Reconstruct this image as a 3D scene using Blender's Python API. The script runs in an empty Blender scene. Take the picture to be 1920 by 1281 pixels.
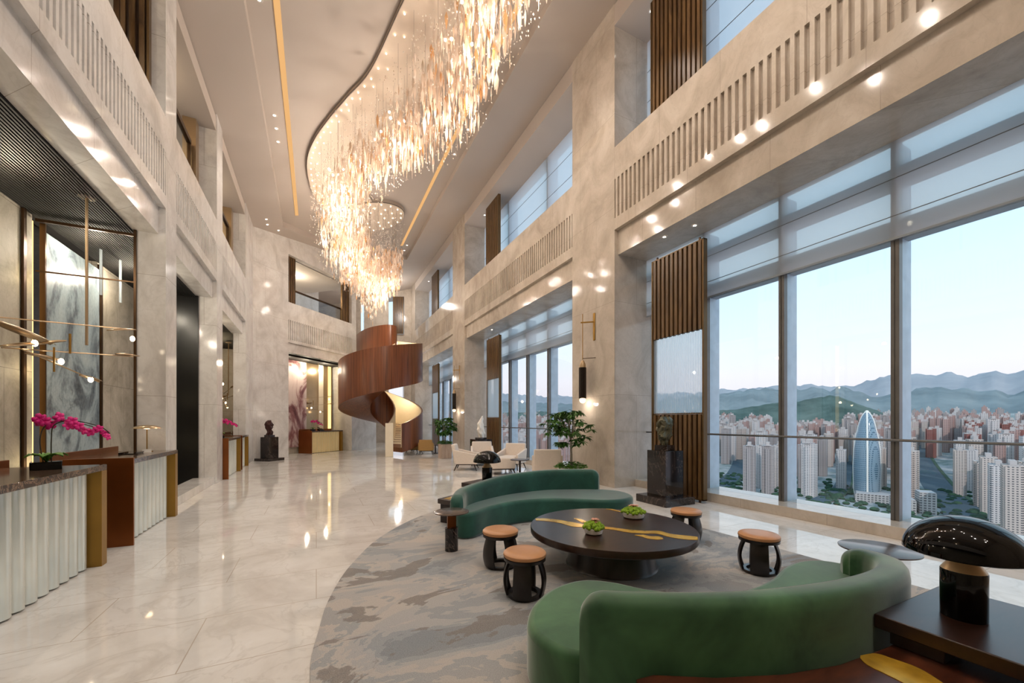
import bpy, bmesh, math, random
from mathutils import Vector, Matrix, noise
random.seed(7)
C = bpy.context.scene.collection
PI = math.pi

# ------------------------------------------------------------------ mesh helpers
class MB:
    def __init__(self):
        self.v = []; self.f = []
    def add(self, vs, fs):
        n = len(self.v); self.v += [tuple(p) for p in vs]; self.f += [tuple(i + n for i in f) for f in fs]; return self
    def box(self, x0, x1, y0, y1, z0, z1, rz=0, about=None):
        vs = [(x, y, z) for z in (z0, z1) for x, y in ((x0, y0), (x1, y0), (x1, y1), (x0, y1))]
        if rz:
            ax, ay = about if about else ((x0 + x1) / 2, (y0 + y1) / 2)
            c, s = math.cos(rz), math.sin(rz)
            vs = [(ax + (x - ax) * c - (y - ay) * s, ay + (x - ax) * s + (y - ay) * c, z) for x, y, z in vs]
        return self.add(vs, [(0, 3, 2, 1), (4, 5, 6, 7), (0, 1, 5, 4), (1, 2, 6, 5), (2, 3, 7, 6), (3, 0, 4, 7)])
    def prism(self, poly, z0, z1):
        n = len(poly)
        a = sum(poly[i][0] * poly[(i + 1) % n][1] - poly[(i + 1) % n][0] * poly[i][1] for i in range(n))
        if a < 0: poly = poly[::-1]
        f0 = z0 if callable(z0) else (lambda x, y: z0)
        f1 = z1 if callable(z1) else (lambda x, y: z1)
        vs = [(x, y, f0(x, y)) for x, y in poly] + [(x, y, f1(x, y)) for x, y in poly]
        return self.add(vs, [tuple(range(n))[::-1], tuple(range(n, 2 * n))] + [(i, (i + 1) % n, (i + 1) % n + n, i + n) for i in range(n)])
    def lathe(self, prof, c=(0, 0, 0), n=32, close=True):
        vs = []; fs = []
        m = len(prof)
        for r, z in prof:
            for k in range(n):
                a = 2 * PI * k / n
                vs.append((c[0] + r * math.cos(a), c[1] + r * math.sin(a), c[2] + z))
        for j in range(m - 1):
            for k in range(n):
                k2 = (k + 1) % n
                fs.append((j * n + k, j * n + k2, (j + 1) * n + k2, (j + 1) * n + k))
        if close:
            if prof[0][0] > 1e-4: fs.append(tuple(range(n))[::-1])
            if prof[-1][0] > 1e-4: fs.append(tuple((m - 1) * n + k for k in range(n)))
        return self.add(vs, fs)
    def tube(self, pts, r, n=8, cap=True):
        pts = [Vector(p) for p in pts]; m = len(pts)
        rs = r if isinstance(r, (list, tuple)) else [r] * m
        vs = []; fs = []; up = None
        for i, p in enumerate(pts):
            t = (pts[min(i + 1, m - 1)] - pts[max(i - 1, 0)]).normalized()
            if up is None:
                up = Vector((0, 0, 1)) if abs(t.z) < .9 else Vector((1, 0, 0))
            a = t.cross(up)
            if a.length < 1e-5: a = t.cross(Vector((0, 1, 0)))
            a.normalize(); b = t.cross(a).normalized(); up = -b if False else up
            for k in range(n):
                q = 2 * PI * k / n
                vs.append(p + (a * math.cos(q) + b * math.sin(q)) * rs[i])
        for i in range(m - 1):
            for k in range(n):
                k2 = (k + 1) % n
                fs.append((i * n + k, i * n + k2, (i + 1) * n + k2, (i + 1) * n + k))
        if cap: fs += [tuple(range(n))[::-1], tuple((m - 1) * n + k for k in range(n))]
        return self.add(vs, fs)
    def bar(self, p, q, w, h):
        """rectangular bar from p to q"""
        p = Vector(p); q = Vector(q); t = (q - p).normalized()
        up = Vector((0, 0, 1)) if abs(t.z) < .95 else Vector((0, 1, 0))
        a = t.cross(up).normalized() * w / 2; b = a.cross(t).normalized() * h / 2
        vs = [e + sa * a + sb * b for e in (p, q) for sa, sb in ((-1, -1), (1, -1), (1, 1), (-1, 1))]
        return self.add(vs, [(0, 1, 2, 3), (7, 6, 5, 4), (0, 4, 5, 1), (1, 5, 6, 2), (2, 6, 7, 3), (3, 7, 4, 0)])
    def sphere(self, c, r, n=16, m=10, s=(1, 1, 1)):
        prof = [(r * math.sin(PI * j / m), -r * math.cos(PI * j / m)) for j in range(m + 1)]
        k0 = len(self.v)
        prof[0] = (1e-5, -r); prof[-1] = (1e-5, r)
        self.lathe(prof, (0, 0, 0), n, False)
        for i in range(k0, len(self.v)):
            x, y, z = self.v[i]; self.v[i] = (c[0] + x * s[0], c[1] + y * s[1], c[2] + z * s[2])
        return self
    def xf(self, M, start=0):
        for i in range(start, len(self.v)):
            self.v[i] = tuple(M @ Vector(self.v[i]))
        return self
    def build(self, name, mat, parent=None, bevel=0, seg=2, sharp=35, subsurf=0, solid=0, kind=None, label=None):
        me = bpy.data.meshes.new(name)
        me.from_pydata(self.v, [], self.f); me.update()
        if sharp is not None:
            for p in me.polygons: p.use_smooth = True
            me.set_sharp_from_angle(angle=math.radians(sharp))
        me.materials.append(mat)
        o = bpy.data.objects.new(name, me); C.objects.link(o)
        if parent is not None: o.parent = parent
        if solid:
            m = o.modifiers.new('solid', 'SOLIDIFY'); m.thickness = solid; m.offset = 0
        if bevel:
            m = o.modifiers.new('bevel', 'BEVEL'); m.width = bevel; m.segments = seg; m.limit_method = 'ANGLE'; m.angle_limit = math.radians(40)
        if subsurf:
            m = o.modifiers.new('sub', 'SUBSURF'); m.levels = subsurf; m.render_levels = subsurf
        if kind: o['kind'] = kind
        if label: o['label'] = label
        return o

def tag(o, label=None, cat=None, group=None, kind=None):
    if label: o['label'] = label
    if cat: o['category'] = cat
    if group: o['group'] = group
    if kind: o['kind'] = kind
    return o
def empty(name, loc=(0, 0, 0), rz=0, label=None, cat=None, group=None, kind=None):
    o = bpy.data.objects.new(name, None); C.objects.link(o)
    o.location = loc; o.rotation_euler = (0, 0, rz); o.empty_display_size = .1
    return tag(o, label, cat, group, kind)
def copy_tree(o, parent=None):
    c = o.copy(); C.objects.link(c)
    if parent is not None: c.parent = parent
    for ch in list(o.children):
        copy_tree(ch, c)
    return c
def place(o, loc, rz=0, label=None, group=None):
    o.location = loc; o.rotation_euler = (0, 0, rz)
    if label: o['label'] = label
    if group: o['group'] = group
    return o

# ------------------------------------------------------------------ material helpers
def S(h):
    h = h.lstrip('#'); r = [int(h[i:i + 2], 16) / 255 for i in (0, 2, 4)]
    return tuple(x / 12.92 if x <= .04045 else ((x + .055) / 1.055) ** 2.4 for x in r) + (1,)
class NT:
    def __init__(self, name):
        self.m = bpy.data.materials.new(name); self.m.use_nodes = True
        self.t = self.m.node_tree; self.t.nodes.clear()
        self.out = self.n('ShaderNodeOutputMaterial')
    def n(self, typ, **kw):
        nd = self.t.nodes.new(typ)
        for k, v in kw.items():
            if k.startswith('i_'):
                key = k[2:].replace('_', ' ')
                nd.inputs[key].default_value = v
            else: setattr(nd, k, v)
        return nd
    def l(self, a, b): self.t.links.new(a, b)
    def coord(self, scale=(1, 1, 1), rot=(0, 0, 0), kind='Object'):
        tc = self.n('ShaderNodeTexCoord'); mp = self.n('ShaderNodeMapping')
        mp.inputs['Scale'].default_value = scale; mp.inputs['Rotation'].default_value = rot
        self.l(tc.outputs[kind], mp.inputs['Vector']); return mp.outputs[0]
    def noise(self, vec, scale=5, detail=4, rough=.5, dist=0):
        nd = self.n('ShaderNodeTexNoise'); nd.inputs['Scale'].default_value = scale
        nd.inputs['Detail'].default_value = detail; nd.inputs['Roughness'].default_value = rough
        nd.inputs['Distortion'].default_value = dist
        if vec is not None: self.l(vec, nd.inputs['Vector'])
        return nd.outputs['Fac']
    def ramp(self, fac, stops, interp='LINEAR'):
        nd = self.n('ShaderNodeValToRGB'); cr = nd.color_ramp; cr.interpolation = interp
        while len(cr.elements) > 1: cr.elements.remove(cr.elements[-1])
        cr.elements[0].position = stops[0][0]; cr.elements[0].color = stops[0][1]
        for p, c in stops[1:]:
            e = cr.elements.new(p); e.color = c
        self.l(fac, nd.inputs[0]); return nd.outputs[0]
    def mix(self, fac, a, b, mode='MIX'):
        nd = self.n('ShaderNodeMix'); nd.data_type = 'RGBA'; nd.blend_type = mode
        for s_, i in ((fac, 0), (a, 6), (b, 7)):
            if hasattr(s_, 'is_linked') or hasattr(s_, 'links'): self.l(s_, nd.inputs[i])
            else: nd.inputs[i].default_value = s_
        return nd.outputs[2]
    def bump(self, h, strength=.3, dist=.01):
        nd = self.n('ShaderNodeBump'); nd.inputs['Strength'].default_value = strength; nd.inputs['Distance'].default_value = dist
        self.l(h, nd.inputs['Height']); return nd.outputs[0]
    def pbsdf(self, color, rough=.5, metal=0, spec=.5, normal=None, emit=None, estr=0, coat=0, sheen=0):
        b = self.n('ShaderNodeBsdfPrincipled')
        for key, v in (('Base Color', color), ('Roughness', rough), ('Metallic', metal)):
            if hasattr(v, 'links'): self.l(v, b.inputs[key])
            else: b.inputs[key].default_value = v
        b.inputs['Specular IOR Level'].default_value = spec
        b.inputs['Coat Weight'].default_value = coat; b.inputs['Coat Roughness'].default_value = .05
        b.inputs['Sheen Weight'].default_value = sheen; b.inputs['Sheen Roughness'].default_value = .35
        if normal is not None: self.l(normal, b.inputs['Normal'])
        if emit is not None:
            if hasattr(emit, 'links'): self.l(emit, b.inputs['Emission Color'])
            else: b.inputs['Emission Color'].default_value = emit
            b.inputs['Emission Strength'].default_value = estr
        self.l(b.outputs[0], self.out.inputs[0]); return b
def simple(name, col, rough=.5, metal=0, var=.08, nscale=6, **kw):
    t = NT(name); f = t.noise(t.coord(), nscale, 3)
    c = S(col) if isinstance(col, str) else col
    lo = tuple(x * (1 - var) for x in c[:3]) + (1,); hi = tuple(min(1, x * (1 + var)) for x in c[:3]) + (1,)
    t.pbsdf(t.ramp(f, [(.3, lo), (.7, hi)]), rough, metal, **kw); return t.m
def emis(name, col, strength):
    t = NT(name); e = t.n('ShaderNodeEmission'); e.inputs[0].default_value = S(col) if isinstance(col, str) else col
    e.inputs[1].default_value = strength; t.l(e.outputs[0], t.out.inputs[0]); return t.m

def stone(name, base, dark, light, rough=.14, bw=1.2, bh=2.0, mortar='#8d8378', scale=1.0, axis='yz', vein=.5, joint=.004):
    """polished marble cladding in big slabs"""
    t = NT(name)
    tc = t.n('ShaderNodeTexCoord')
    sep = t.n('ShaderNodeSeparateXYZ'); t.l(tc.outputs['Object'], sep.inputs[0])
    cmb = t.n('ShaderNodeCombineXYZ')
    if axis == 'wall':
        add = t.n('ShaderNodeMath', operation='ADD'); t.l(sep.outputs[0], add.inputs[0]); t.l(sep.outputs[1], add.inputs[1])
        t.l(add.outputs[0], cmb.inputs[0]); t.l(sep.outputs[2], cmb.inputs[1])
    else:
        t.l(sep.outputs[0], cmb.inputs[0]); t.l(sep.outputs[1], cmb.inputs[1])
    br = t.n('ShaderNodeTexBrick'); br.inputs['Scale'].default_value = 1
    br.inputs['Brick Width'].default_value = bw; br.inputs['Row Height'].default_value = bh
    br.inputs['Mortar Size'].default_value = joint; br.inputs['Mortar Smooth'].default_value = .3; br.offset = .5
    br.inputs['Color1'].default_value = (.42, .42, .42, 1); br.inputs['Color2'].default_value = (.58, .58, .58, 1)
    br.inputs['Mortar'].default_value = (0, 0, 0, 1)
    t.l(cmb.outputs[0], br.inputs['Vector'])
    v = t.coord((scale, scale, scale * .8))
    f1 = t.noise(v, 1.3, 8, .62, 1.2)
    f2 = t.noise(v, 7, 6, .7, .6)
    c1 = t.ramp(f1, [(.3, S(dark)), (.5, S(base)), (.7, S(light))])
    vein_f = t.n('ShaderNodeTexNoise', i_Scale=2.2, i_Detail=6, i_Roughness=.55, i_Distortion=2.5); t.l(v, vein_f.inputs['Vector'])
    vr = t.ramp(vein_f.outputs['Fac'], [(.47, (0, 0, 0, 1)), (.5, (vein, vein, vein, 1)), (.53, (0, 0, 0, 1))])
    c2 = t.mix(vr, c1, S(dark))
    c3 = t.mix(.14, c2, t.ramp(f2, [(.35, S(dark)), (.65, S(light))]))
    c4 = t.mix(.25, c3, br.outputs['Color'], 'SOFT_LIGHT')
    c5 = t.mix(br.outputs['Fac'], c4, S(mortar))
    t.pbsdf(c5, rough, 0, .5); return t.m

def wood(name, c1, c2, rough=.35, scale=(1, 1, .12), ns=9, coat=0):
    t = NT(name); v = t.coord(scale)
    f = t.noise(v, ns, 5, .6, .8); g = t.noise(v, ns * 5, 3, .6)
    c = t.ramp(f, [(.3, S(c1)), (.7, S(c2))]); c = t.mix(.18, c, t.ramp(g, [(.35, S(c1)), (.65, S(c2))]))
    t.pbsdf(c, rough, 0, .5, coat=coat); return t.m

def glassy(name, tint=(.93, .97, 1, 1), gloss=.09, rough=.0):
    t = NT(name)
    tr = t.n('ShaderNodeBsdfTransparent'); tr.inputs[0].default_value = tint
    gl = t.n('ShaderNodeBsdfGlossy'); gl.inputs['Roughness'].default_value = rough
    lw = t.n('ShaderNodeLayerWeight'); lw.inputs[0].default_value = .25
    mp = t.n('ShaderNodeMapRange'); mp.inputs['To Min'].default_value = gloss * .35; mp.inputs['To Max'].default_value = gloss * 2.2
    t.l(lw.outputs['Facing'], mp.inputs[0])
    mx = t.n('ShaderNodeMixShader'); t.l(mp.outputs[0], mx.inputs[0]); t.l(tr.outputs[0], mx.inputs[1]); t.l(gl.outputs[0], mx.inputs[2])
    t.l(mx.outputs[0], t.out.inputs[0]); return t.m
def sheer(name, col, alpha):
    """thin woven blind: lets part of the daylight through"""
    t = NT(name)
    tr = t.n('ShaderNodeBsdfTransparent'); df = t.n('ShaderNodeBsdfDiffuse'); tl = t.n('ShaderNodeBsdfTranslucent')
    df.inputs[0].default_value = S(col); tl.inputs[0].default_value = S(col)
    m1 = t.n('ShaderNodeMixShader'); m1.inputs[0].default_value = .8; t.l(df.outputs[0], m1.inputs[1]); t.l(tl.outputs[0], m1.inputs[2])
    m2 = t.n('ShaderNodeMixShader'); m2.inputs[0].default_value = alpha; t.l(tr.outputs[0], m2.inputs[1]); t.l(m1.outputs[0], m2.inputs[2])
    t.l(m2.outputs[0], t.out.inputs[0]); return t.m

M = {}
M['stoneR'] = stone('beige_marble', '#c0b4a6', '#a99d8f', '#d0c6ba', .1, 1.3, 2.1, '#a3978a', .9, 'wall', .25)
M['stoneL'] = stone('pale_grey_marble', '#dad6d2', '#bdb8b3', '#e8e6e3', .11, 1.1, 1.9, '#aaa29a', .8, 'wall', .3)
M['floor'] = stone('floor_marble', '#e3dfda', '#c8c2bb', '#efedea', .05, 1.5, .75, '#c2b6a9', .55, 'floor', .45, .004)
M['niche'] = stone('niche_stone', '#b3aa9a', '#8f8675', '#c6beb0', .6, .6, 2.2, '#6f675a', 1.5, 'wall', .3)
M['plaster'] = simple('ceiling_plaster', '#b9aea5', .75, 0, .015, 1)
M['plaster_w'] = simple('white_plaster', '#d8d2cc', .7, 0, .01, 1)
M['darkceil'] = simple('black_slat_ceiling', '#120e0b', .75)
M['bronze'] = simple('brown_bronze', '#8a4f26', .3, .75, .12, 2)
M['gold'] = simple('brushed_brass', '#a07a38', .35, .8, .08, 3)
M['goldlite'] = simple('pale_brass', '#b49c7c', .28, .8, .06, 3)
M['darkbronze'] = simple('dark_bronze_frame', '#4b3520', .35, .7)
M['walnut'] = wood('walnut_slats', '#2c1b10', '#4a3220', .35)
M['fin'] = wood('bronze_brown_slats', '#3d2a19', '#7c5f3c', .3)
M['finframe'] = simple('slatted_screen_frame', '#6b5436', .35, .6)
M['stairwood'] = wood('reddish_walnut_veneer', '#43200f', '#8a5231', .3, (1, 1, .02), 16)
M['stairlit'] = simple('cream_stair_lining', '#efe3cc', .6, 0, .02)
M['wenge'] = wood('dark_wenge', '#22130d', '#3a241a', .28, (.25, 1, 1), 14)
M['redwood'] = wood('dark_reddish_wood', '#351a10', '#5c3120', .28, (.25, 1, 1), 14)
M['wengev'] = wood('dark_wenge_upright', '#1d120d', '#33221a', .32)
M['alu'] = simple('grey_aluminium', '#6c6a68', .35, .5)
M['fin_out'] = simple('pale_blue_metal_fin', '#c4d4e0', .4, .1)
M['transom'] = simple('grey_transom', '#90979d', .5)
M['glass'] = glassy('window_glass')
M['mirror'] = None
t = NT('tinted_mirror'); b = t.n('ShaderNodeBsdfGlossy'); b.inputs[0].default_value = (.52, .47, .38, 1); b.inputs['Roughness'].default_value = .01; t.l(b.outputs[0], t.out.inputs[0]); M['mirror'] = t.m
t = NT('smoked_black_panel'); t.pbsdf(S('#0c0a08'), .25, 0, .3); M['smoked'] = t.m
M['blind'] = sheer('sheer_blind', '#f8fafc', .5)
M['blind2'] = sheer('sheer_upper_blind', '#f4f8fc', .55)
M['marquina'] = stone('black_marble', '#231b19', '#0f0c0b', '#3a302d', .1, 9, 9, '#231b19', 2.2, 'wall', .0)
def veined(name, base, dark, veinc, rough, sc=2.5, w=.012):
    t = NT(name); v = t.coord((sc, sc, sc)); f = t.noise(v, 1.6, 6, .6, 1.8); g = t.noise(v, 1.1, 8, .7, 2.6)
    c = t.ramp(f, [(.35, S(dark)), (.65, S(base))]); k = t.ramp(g, [(.5 - w, (0, 0, 0, 1)), (.5, (.8, .8, .8, 1)), (.5 + w, (0, 0, 0, 1))])
    t.pbsdf(t.mix(k, c, S(veinc)), rough); return t.m
M['marquina'] = veined('black_veined_marble', '#2a1f1d', '#15100f', '#a39287', .08, .8, .0035)
M['emperador'] = veined('dark_brown_marble', '#4a3a30', '#2e221b', '#a98c74', .1, 4, .02)
M['black'] = simple('glossy_black_lacquer', '#040404', .06, 0, .05, spec=.3)
M['conegold'] = simple('warm_gold_cone', '#ecc898', .35, .5, .05)
M['leather'] = simple('tan_leather', '#c08a5c', .38, 0, .1, 5)
M['stoolwood'] = simple('dark_stool_wood', '#1d1512', .3, 0, .15)
M['rodglass'] = sheer('ribbed_glass_rods', '#dfeaf2', .38)
def velvet(name, lo, hi):
    t = NT(name); v = t.coord((1, 1, 1)); f = t.noise(v, 2.2, 4, .6, .5); g = t.noise(v, 60, 2)
    lw = t.n('ShaderNodeLayerWeight'); lw.inputs[0].default_value = .45
    c = t.ramp(f, [(.3, S(lo)), (.72, S(hi))])
    t.pbsdf(c, .55, 0, .25, t.bump(g, .08, .002), sheen=.9); return t.m
M['velvet'] = velvet('green_velvet', '#21453e', '#356659')
M['velvet2'] = velvet('moss_green_velvet', '#29492f', '#4f7a50')
M['cream'] = simple('cream_upholstery', '#e3d6ca', .8, 0, .03, 20, sheen=.2)
M['tan'] = simple('tan_upholstery', '#b08a54', .8, 0, .04, 20)
M['leg'] = simple('dark_chair_leg', '#2b211d', .4)
M['leaf'] = simple('leaf_green', '#3f6a26', .4, 0, .45, 14)
M['leaf2'] = simple('fresh_leaf_green', '#4f7f22', .45, 0, .35, 14)
M['moss'] = simple('bright_moss', '#7fa01e', .8, 0, .4, 60)
M['bark'] = simple('pale_bark', '#9a9187', .8, 0, .2, 30)
M['petal'] = simple('magenta_petal', '#d3107a', .5, 0, .15, 20)
M['stem'] = simple('dark_stem', '#2f2a1c', .6)
M['whitepot'] = simple('white_ceramic', '#e6e2dc', .25, 0, .03)
M['peach'] = simple('peach_blossom', '#f0b7a0', .6, 0, .15, 40)
M['bronzeart'] = simple('patinated_bronze', '#5a5744', .35, .5, .5, 12)
M['redbronze'] = simple('reddish_bronze', '#3c1d19', .35, .4, .3, 9)
M['whiteart'] = simple('white_carved_stone', '#f2ece2', .4, 0, .04, 9)
M['bulb'] = emis('warm_lamp_glow', '#ffdfb0', 9)
M['bulb_hot'] = emis('chandelier_bulb_glow', '#ffe6c2', 14)
M['down'] = emis('downlight_glow', '#fff0dc', 14)
M['coveglow'] = emis('amber_cove_strip', '#f0b878', .95)
M['nicheglow'] = emis('amber_slot_light', '#ffd98c', 1.7)
def lamp_glass(name, lo, hi, e):
    t = NT(name); f = t.noise(t.coord((1, 1, .4)), 3.5, 3)
    c = t.ramp(f, [(.35, S(lo)), (.62, S(hi))]); b = t.pbsdf(c, .15, 0, .6, emit=c, estr=e)
    tr = t.n('ShaderNodeBsdfTransparent'); mx = t.n('ShaderNodeMixShader'); mx.inputs[0].default_value = .58
    t.l(tr.outputs[0], mx.inputs[1]); t.l(b.outputs[0], mx.inputs[2]); t.l(mx.outputs[0], t.out.inputs[0]); return t.m
M['drop'] = lamp_glass('warm_glass_leaf', '#d3b598', '#fbe9d8', .09)
M['amber'] = lamp_glass('amber_glass_leaf', '#b8793a', '#e0b078', .15)
M['bead'] = lamp_glass('clear_glass_bead', '#cdb39a', '#fff6ea', .2)
def flute_mat():
    t = NT('backlit_fluted_glass'); v = t.coord((1, 1, 1)); f = t.noise(v, 2, 2)
    t.pbsdf(t.ramp(f, [(.3, S('#b9c0bd')), (.7, S('#d6d8d0'))]), .22, .45, .6, emit=S('#fff1d2'), estr=.07, coat=.5); return t.m
M['flute'] = flute_mat()
M['flutegold'] = simple('pale_gold_flutes', '#cdb98d', .3, .35, .06, 2, emit=S('#ffd890'), estr=.12)
# ================================================================== THE SETTING
st = lambda o: tag(o, kind='structure')
zc = lambda x, y=0: 9.417 + .2405 * x

st(MB().box(-6.5, 7.06, -7, 32, -.3, 0).build('floor', M['floor'], sharp=None))

# ---- ceiling: border, raised tray
c = MB()
up = lambda x, y: zc(x) + .3
c.prism([(-2.3, -7), (-1.18, -7), (-1.18, 31.5), (-2.3, 31.5)], zc, up)
c.prism([(4.53, -7), (6.1, -7), (6.1, 31.5), (4.53, 31.5)], zc, up)
c.prism([(-1.18, 18), (2.4, 22.5), (4.53, 22.5), (4.53, 31.5), (-1.18, 31.5)], zc, up)
tray = lambda x, y: zc(x) + .22
c.prism([(-2.3, -7), (6.1, -7), (6.1, 31.5), (-2.3, 31.5)], tray, lambda x, y: zc(x) + .45)
for a, b_ in ((-1.43, 7.0), (8.64, 17.06), (18.8, 27.1)): c.box(6.0, 7.35, a, b_, 10.37, 10.84)
c.box(-6.5, -2.17, -7, 31.5, 8.5, 8.84)
st(c.build('ceiling', M['plaster'], sharp=None))

# ---- right wall: columns, fluted parapets, beams, sill
COLS = [(-3.07, -1.43), (7.0, 8.64), (17.06, 18.8), (27.1, 28.9)]
BAYS = [(-1.43, 7.0), (8.64, 17.06), (18.8, 27.1)]
w = MB()
for a, b_ in COLS: w.box(6.0, 7.3, a, b_, 0, 10.9)
w.box(6.0, 7.3, -7, -3.07, 0, 10.9)
for a, b_ in BAYS:
    w.box(6.06, 6.4, a, b_, 5.79, 7.64)
    w.box(6.0, 6.06, a, b_, 5.79, 6.05); w.box(6.0, 6.06, a, b_, 6.92, 7.64)
    n = int((b_ - a) / .125)
    for i in range(n):
        y = a + (i + .5) * (b_ - a) / n
        w.box(6.0, 6.06, y - .03, y + .03, 6.05, 6.92)
    w.box(6.4, 7.07, a, b_, 5.6, 7.5)
st(w.build('wall_right', M['stoneR'], sharp=None))
w = MB()
for a, b_ in BAYS: w.box(6.1, 7.07, a, b_, 5.25, 5.795)
st(w.build('trim_1', M['stoneR'], sharp=None))
w = MB()
for a, b_ in BAYS: w.box(6.6, 7.45, a, b_, 0, .16)
st(w.build('trim_2', M['stoneR'], bevel=.004, sharp=None))

# ---- windows of the right wall
def window(name, a, b_, z0, z1, ys, upper=False):
    r = empty(name, (7.0, (a + b_) / 2, z0), kind='structure')
    def pt(mb, nm, mat):
        mb.xf(Matrix.Translation((-7.0, -(a + b_) / 2, -z0))); return mb.build(nm, mat, r, sharp=None)
    for y in ys:
        pt(MB().box(6.99, 7.08, y - .045, y - .008, z0, z1).box(6.99, 7.08, y + .008, y + .045, z0, z1).box(7.0, 7.07, y - .008, y + .008, z0, z1), 'mullion', M['alu'])
        pt(MB().box(7.1, 7.38, y - .03, y + .03, z0, z1), 'outer_fin', M['fin_out'])
    pt(MB().box(7.083, 7.095, a, b_, z0, z1), 'glass_pane', M['glass'])
    if not upper:
        pt(MB().box(7.11, 7.3, a, b_, 3.97, 4.25), 'transom', M['transom'])
        pt(MB().box(7.11, 7.3, a, b_, 4.72, 4.97), 'transom', M['transom'])
        pt(MB().tube([(6.96, a, 1.245), (6.96, b_, 1.245)], .018, 8), 'safety_rail', M['alu'])
YS = {0: [5.46, 4.0, 2.54, 1.08, -.38], 1: [8.72, 10.0, 11.5, 13.0, 14.5, 16.0], 2: [19.5, 21.0, 22.5, 24.0, 25.5]}
for k, (a, b_) in enumerate(BAYS):
    window('window_%d' % (k + 1), a, b_, .16, 5.25, YS[k])
    window('window_%d' % (k + 4), a, b_, 7.5, 10.37, YS[k][::2], True)

# ---- left wall
LCOL = [(8.12, 8.66), (11.75, 12.4), (16.1, 17.95)]
LB = [(-7, 8.12), (8.66, 11.75), (12.4, 16.1)]
w = MB()
for a, b_ in LCOL: w.box(-2.5, -2.15, a, b_, 0, 9.0)
def cap(mb, a, b_):   # fluted parapet over each opening
    mb.box(-2.45, -2.2, a, b_, 4.89, 6.35); mb.box(-2.2, -2.15, a, b_, 4.89, 5.09); mb.box(-2.2, -2.15, a, b_, 5.78, 6.35)
    n = int((b_ - a) / .1)
    for i in range(n):
        y = a + (i + .5) * (b_ - a) / n
        mb.box(-2.2, -2.15, y - .026, y + .026, 5.09, 5.78)
for a, b_ in LB: cap(w, a, b_)
for a, b_ in LB: w.box(-2.55, -2.24, a, b_, 4.46, 4.9)
w.box(-6.5, -2.45, -7, 19, 4.9, 5.2)            # gallery floor
w.box(-2.6, -2.2, 8.66, 11.75, 0, .16)
w.box(-3.8, -2.5, 11.78, 12.38, 0, 4.46); w.box(-4.2, -2.5, 16.13, 17.9, 0, 4.46)

st(w.build('wall_left', M['stoneL'], sharp=None))
w = MB().box(-3.8, -3.63, -7, 7.84, 0, 4.9).box(-3.8, -3.63, 7.92, 8.1, 0, 4.9).box(-3.8, -3.64, 10.02, 11.78, 0, 4.9)
st(w.build('wall_niche', M['niche'], sharp=None))
w = MB().box(-4.4, -4.2, -7, 20, 4.9, 8.6)
st(w.build('wall_gallery', M['stoneL'], sharp=None))
w = MB().box(-3.8, -2.55, -7, 11.75, 4.46, 4.6).box(-4.2, -2.55, 12.4, 16.1, 4.46, 4.6)
for i in range(30): w.box(-3.62 + i * .036, -3.60 + i * .036, -2, 11.7, 4.43, 4.46)
st(w.build('trim_3', M['darkceil'], sharp=None))

# ---- diagonal wall at the far left
DO = Vector((-2.15, 17.9)); DD = Vector((.68, .7325)).normalized(); DN = Vector((-DD.y, DD.x))
def D(s, n): p = DO + DD * s + DN * n; return (p.x, p.y)
def dbox(mb, s0, s1, n0, n1, z0, z1): return mb.prism([D(s0, n0), D(s1, n0), D(s1, n1), D(s0, n1)], z0, z1)
w = MB()
top = lambda x, y: zc(x) + .1
dbox(w, -.1, 1.63, 0, .6, 0, top); dbox(w, 5.56, 5.9, 0, .4, 0, top); dbox(w, 5.9, 7.6, 0, .4, 0, 4.9)
dbox(w, 1.63, 5.56, .05, .3, 4.81, 6.5); dbox(w, 1.63, 5.56, 0, .05, 4.81, 4.93); dbox(w, 1.63, 5.56, 0, .05, 5.76, 6.5)
for i in range(36):
    s = 1.63 + (i + .5) * 3.93 / 36; dbox(w, s - .028, s + .028, 0, .05, 4.93, 5.76)
dbox(w, 1.63, 5.56, .08, .4, 4.4, 4.81); dbox(w, 1.63, 5.56, 0, .35, 8.5, top)
dbox(w, 1.5, 8, .3, 4.5, 4.85, 5.1)
dbox(w, 1.2, 7, 3.4, 3.6, 5, 9.5)
dbox(w, 5.6, 5.8, .4, 1.8, 0, 4.4)
st(w.build('wall_diagonal', M['stoneL'], sharp=None))
w = MB(); dbox(w, 1.63, 5.6, .4, 1.8, 4.32, 4.42); dbox(w, 1.63, 5.6, .1, .4, 4.395, 4.405)
st(w.build('trim_4', M['darkceil'], sharp=None))
w = MB(); dbox(w, 1.0, 6.0, .3, 3.5, 8.5, 8.6)
st(w.build('trim_5', M['plaster_w'], sharp=None))

# ---- far wall behind the stair, with window slots
w = MB()
FA = lambda X: 30.4 - .4444 * (X - 1.5)
def fwall(x0, x1, z0, z1): w.prism([(x0, FA(x0)), (x1, FA(x1)), (x1, FA(x1) + .4), (x0, FA(x0) + .4)], z0, z1)
fwall(-3, 2.82, 0, 10.9); fwall(3.02, 4.58, 0, 10.9); fwall(5.55, 6.6, 0, 10.9)
fwall(2.82, 3.02, 0, 7.5); fwall(4.58, 5.55, 5.3, 7.64); fwall(4.58, 5.55, 10.3, 10.9)
w.box(-3.2, -2.1, 20, 31.5, 0, 9)
st(w.build('wall_far', M['stoneR'], sharp=None))
g = MB(); g.prism([(2.8, FA(2.8) + .1), (3.05, FA(3.05) + .1), (3.05, FA(3.05) + .12), (2.8, FA(2.8) + .12)], 7.5, 10.5)
g.prism([(4.56, FA(4.56) + .1), (5.57, FA(5.57) + .1), (5.57, FA(5.57) + .12), (4.56, FA(4.56) + .12)], 0, 10.4)
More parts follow.
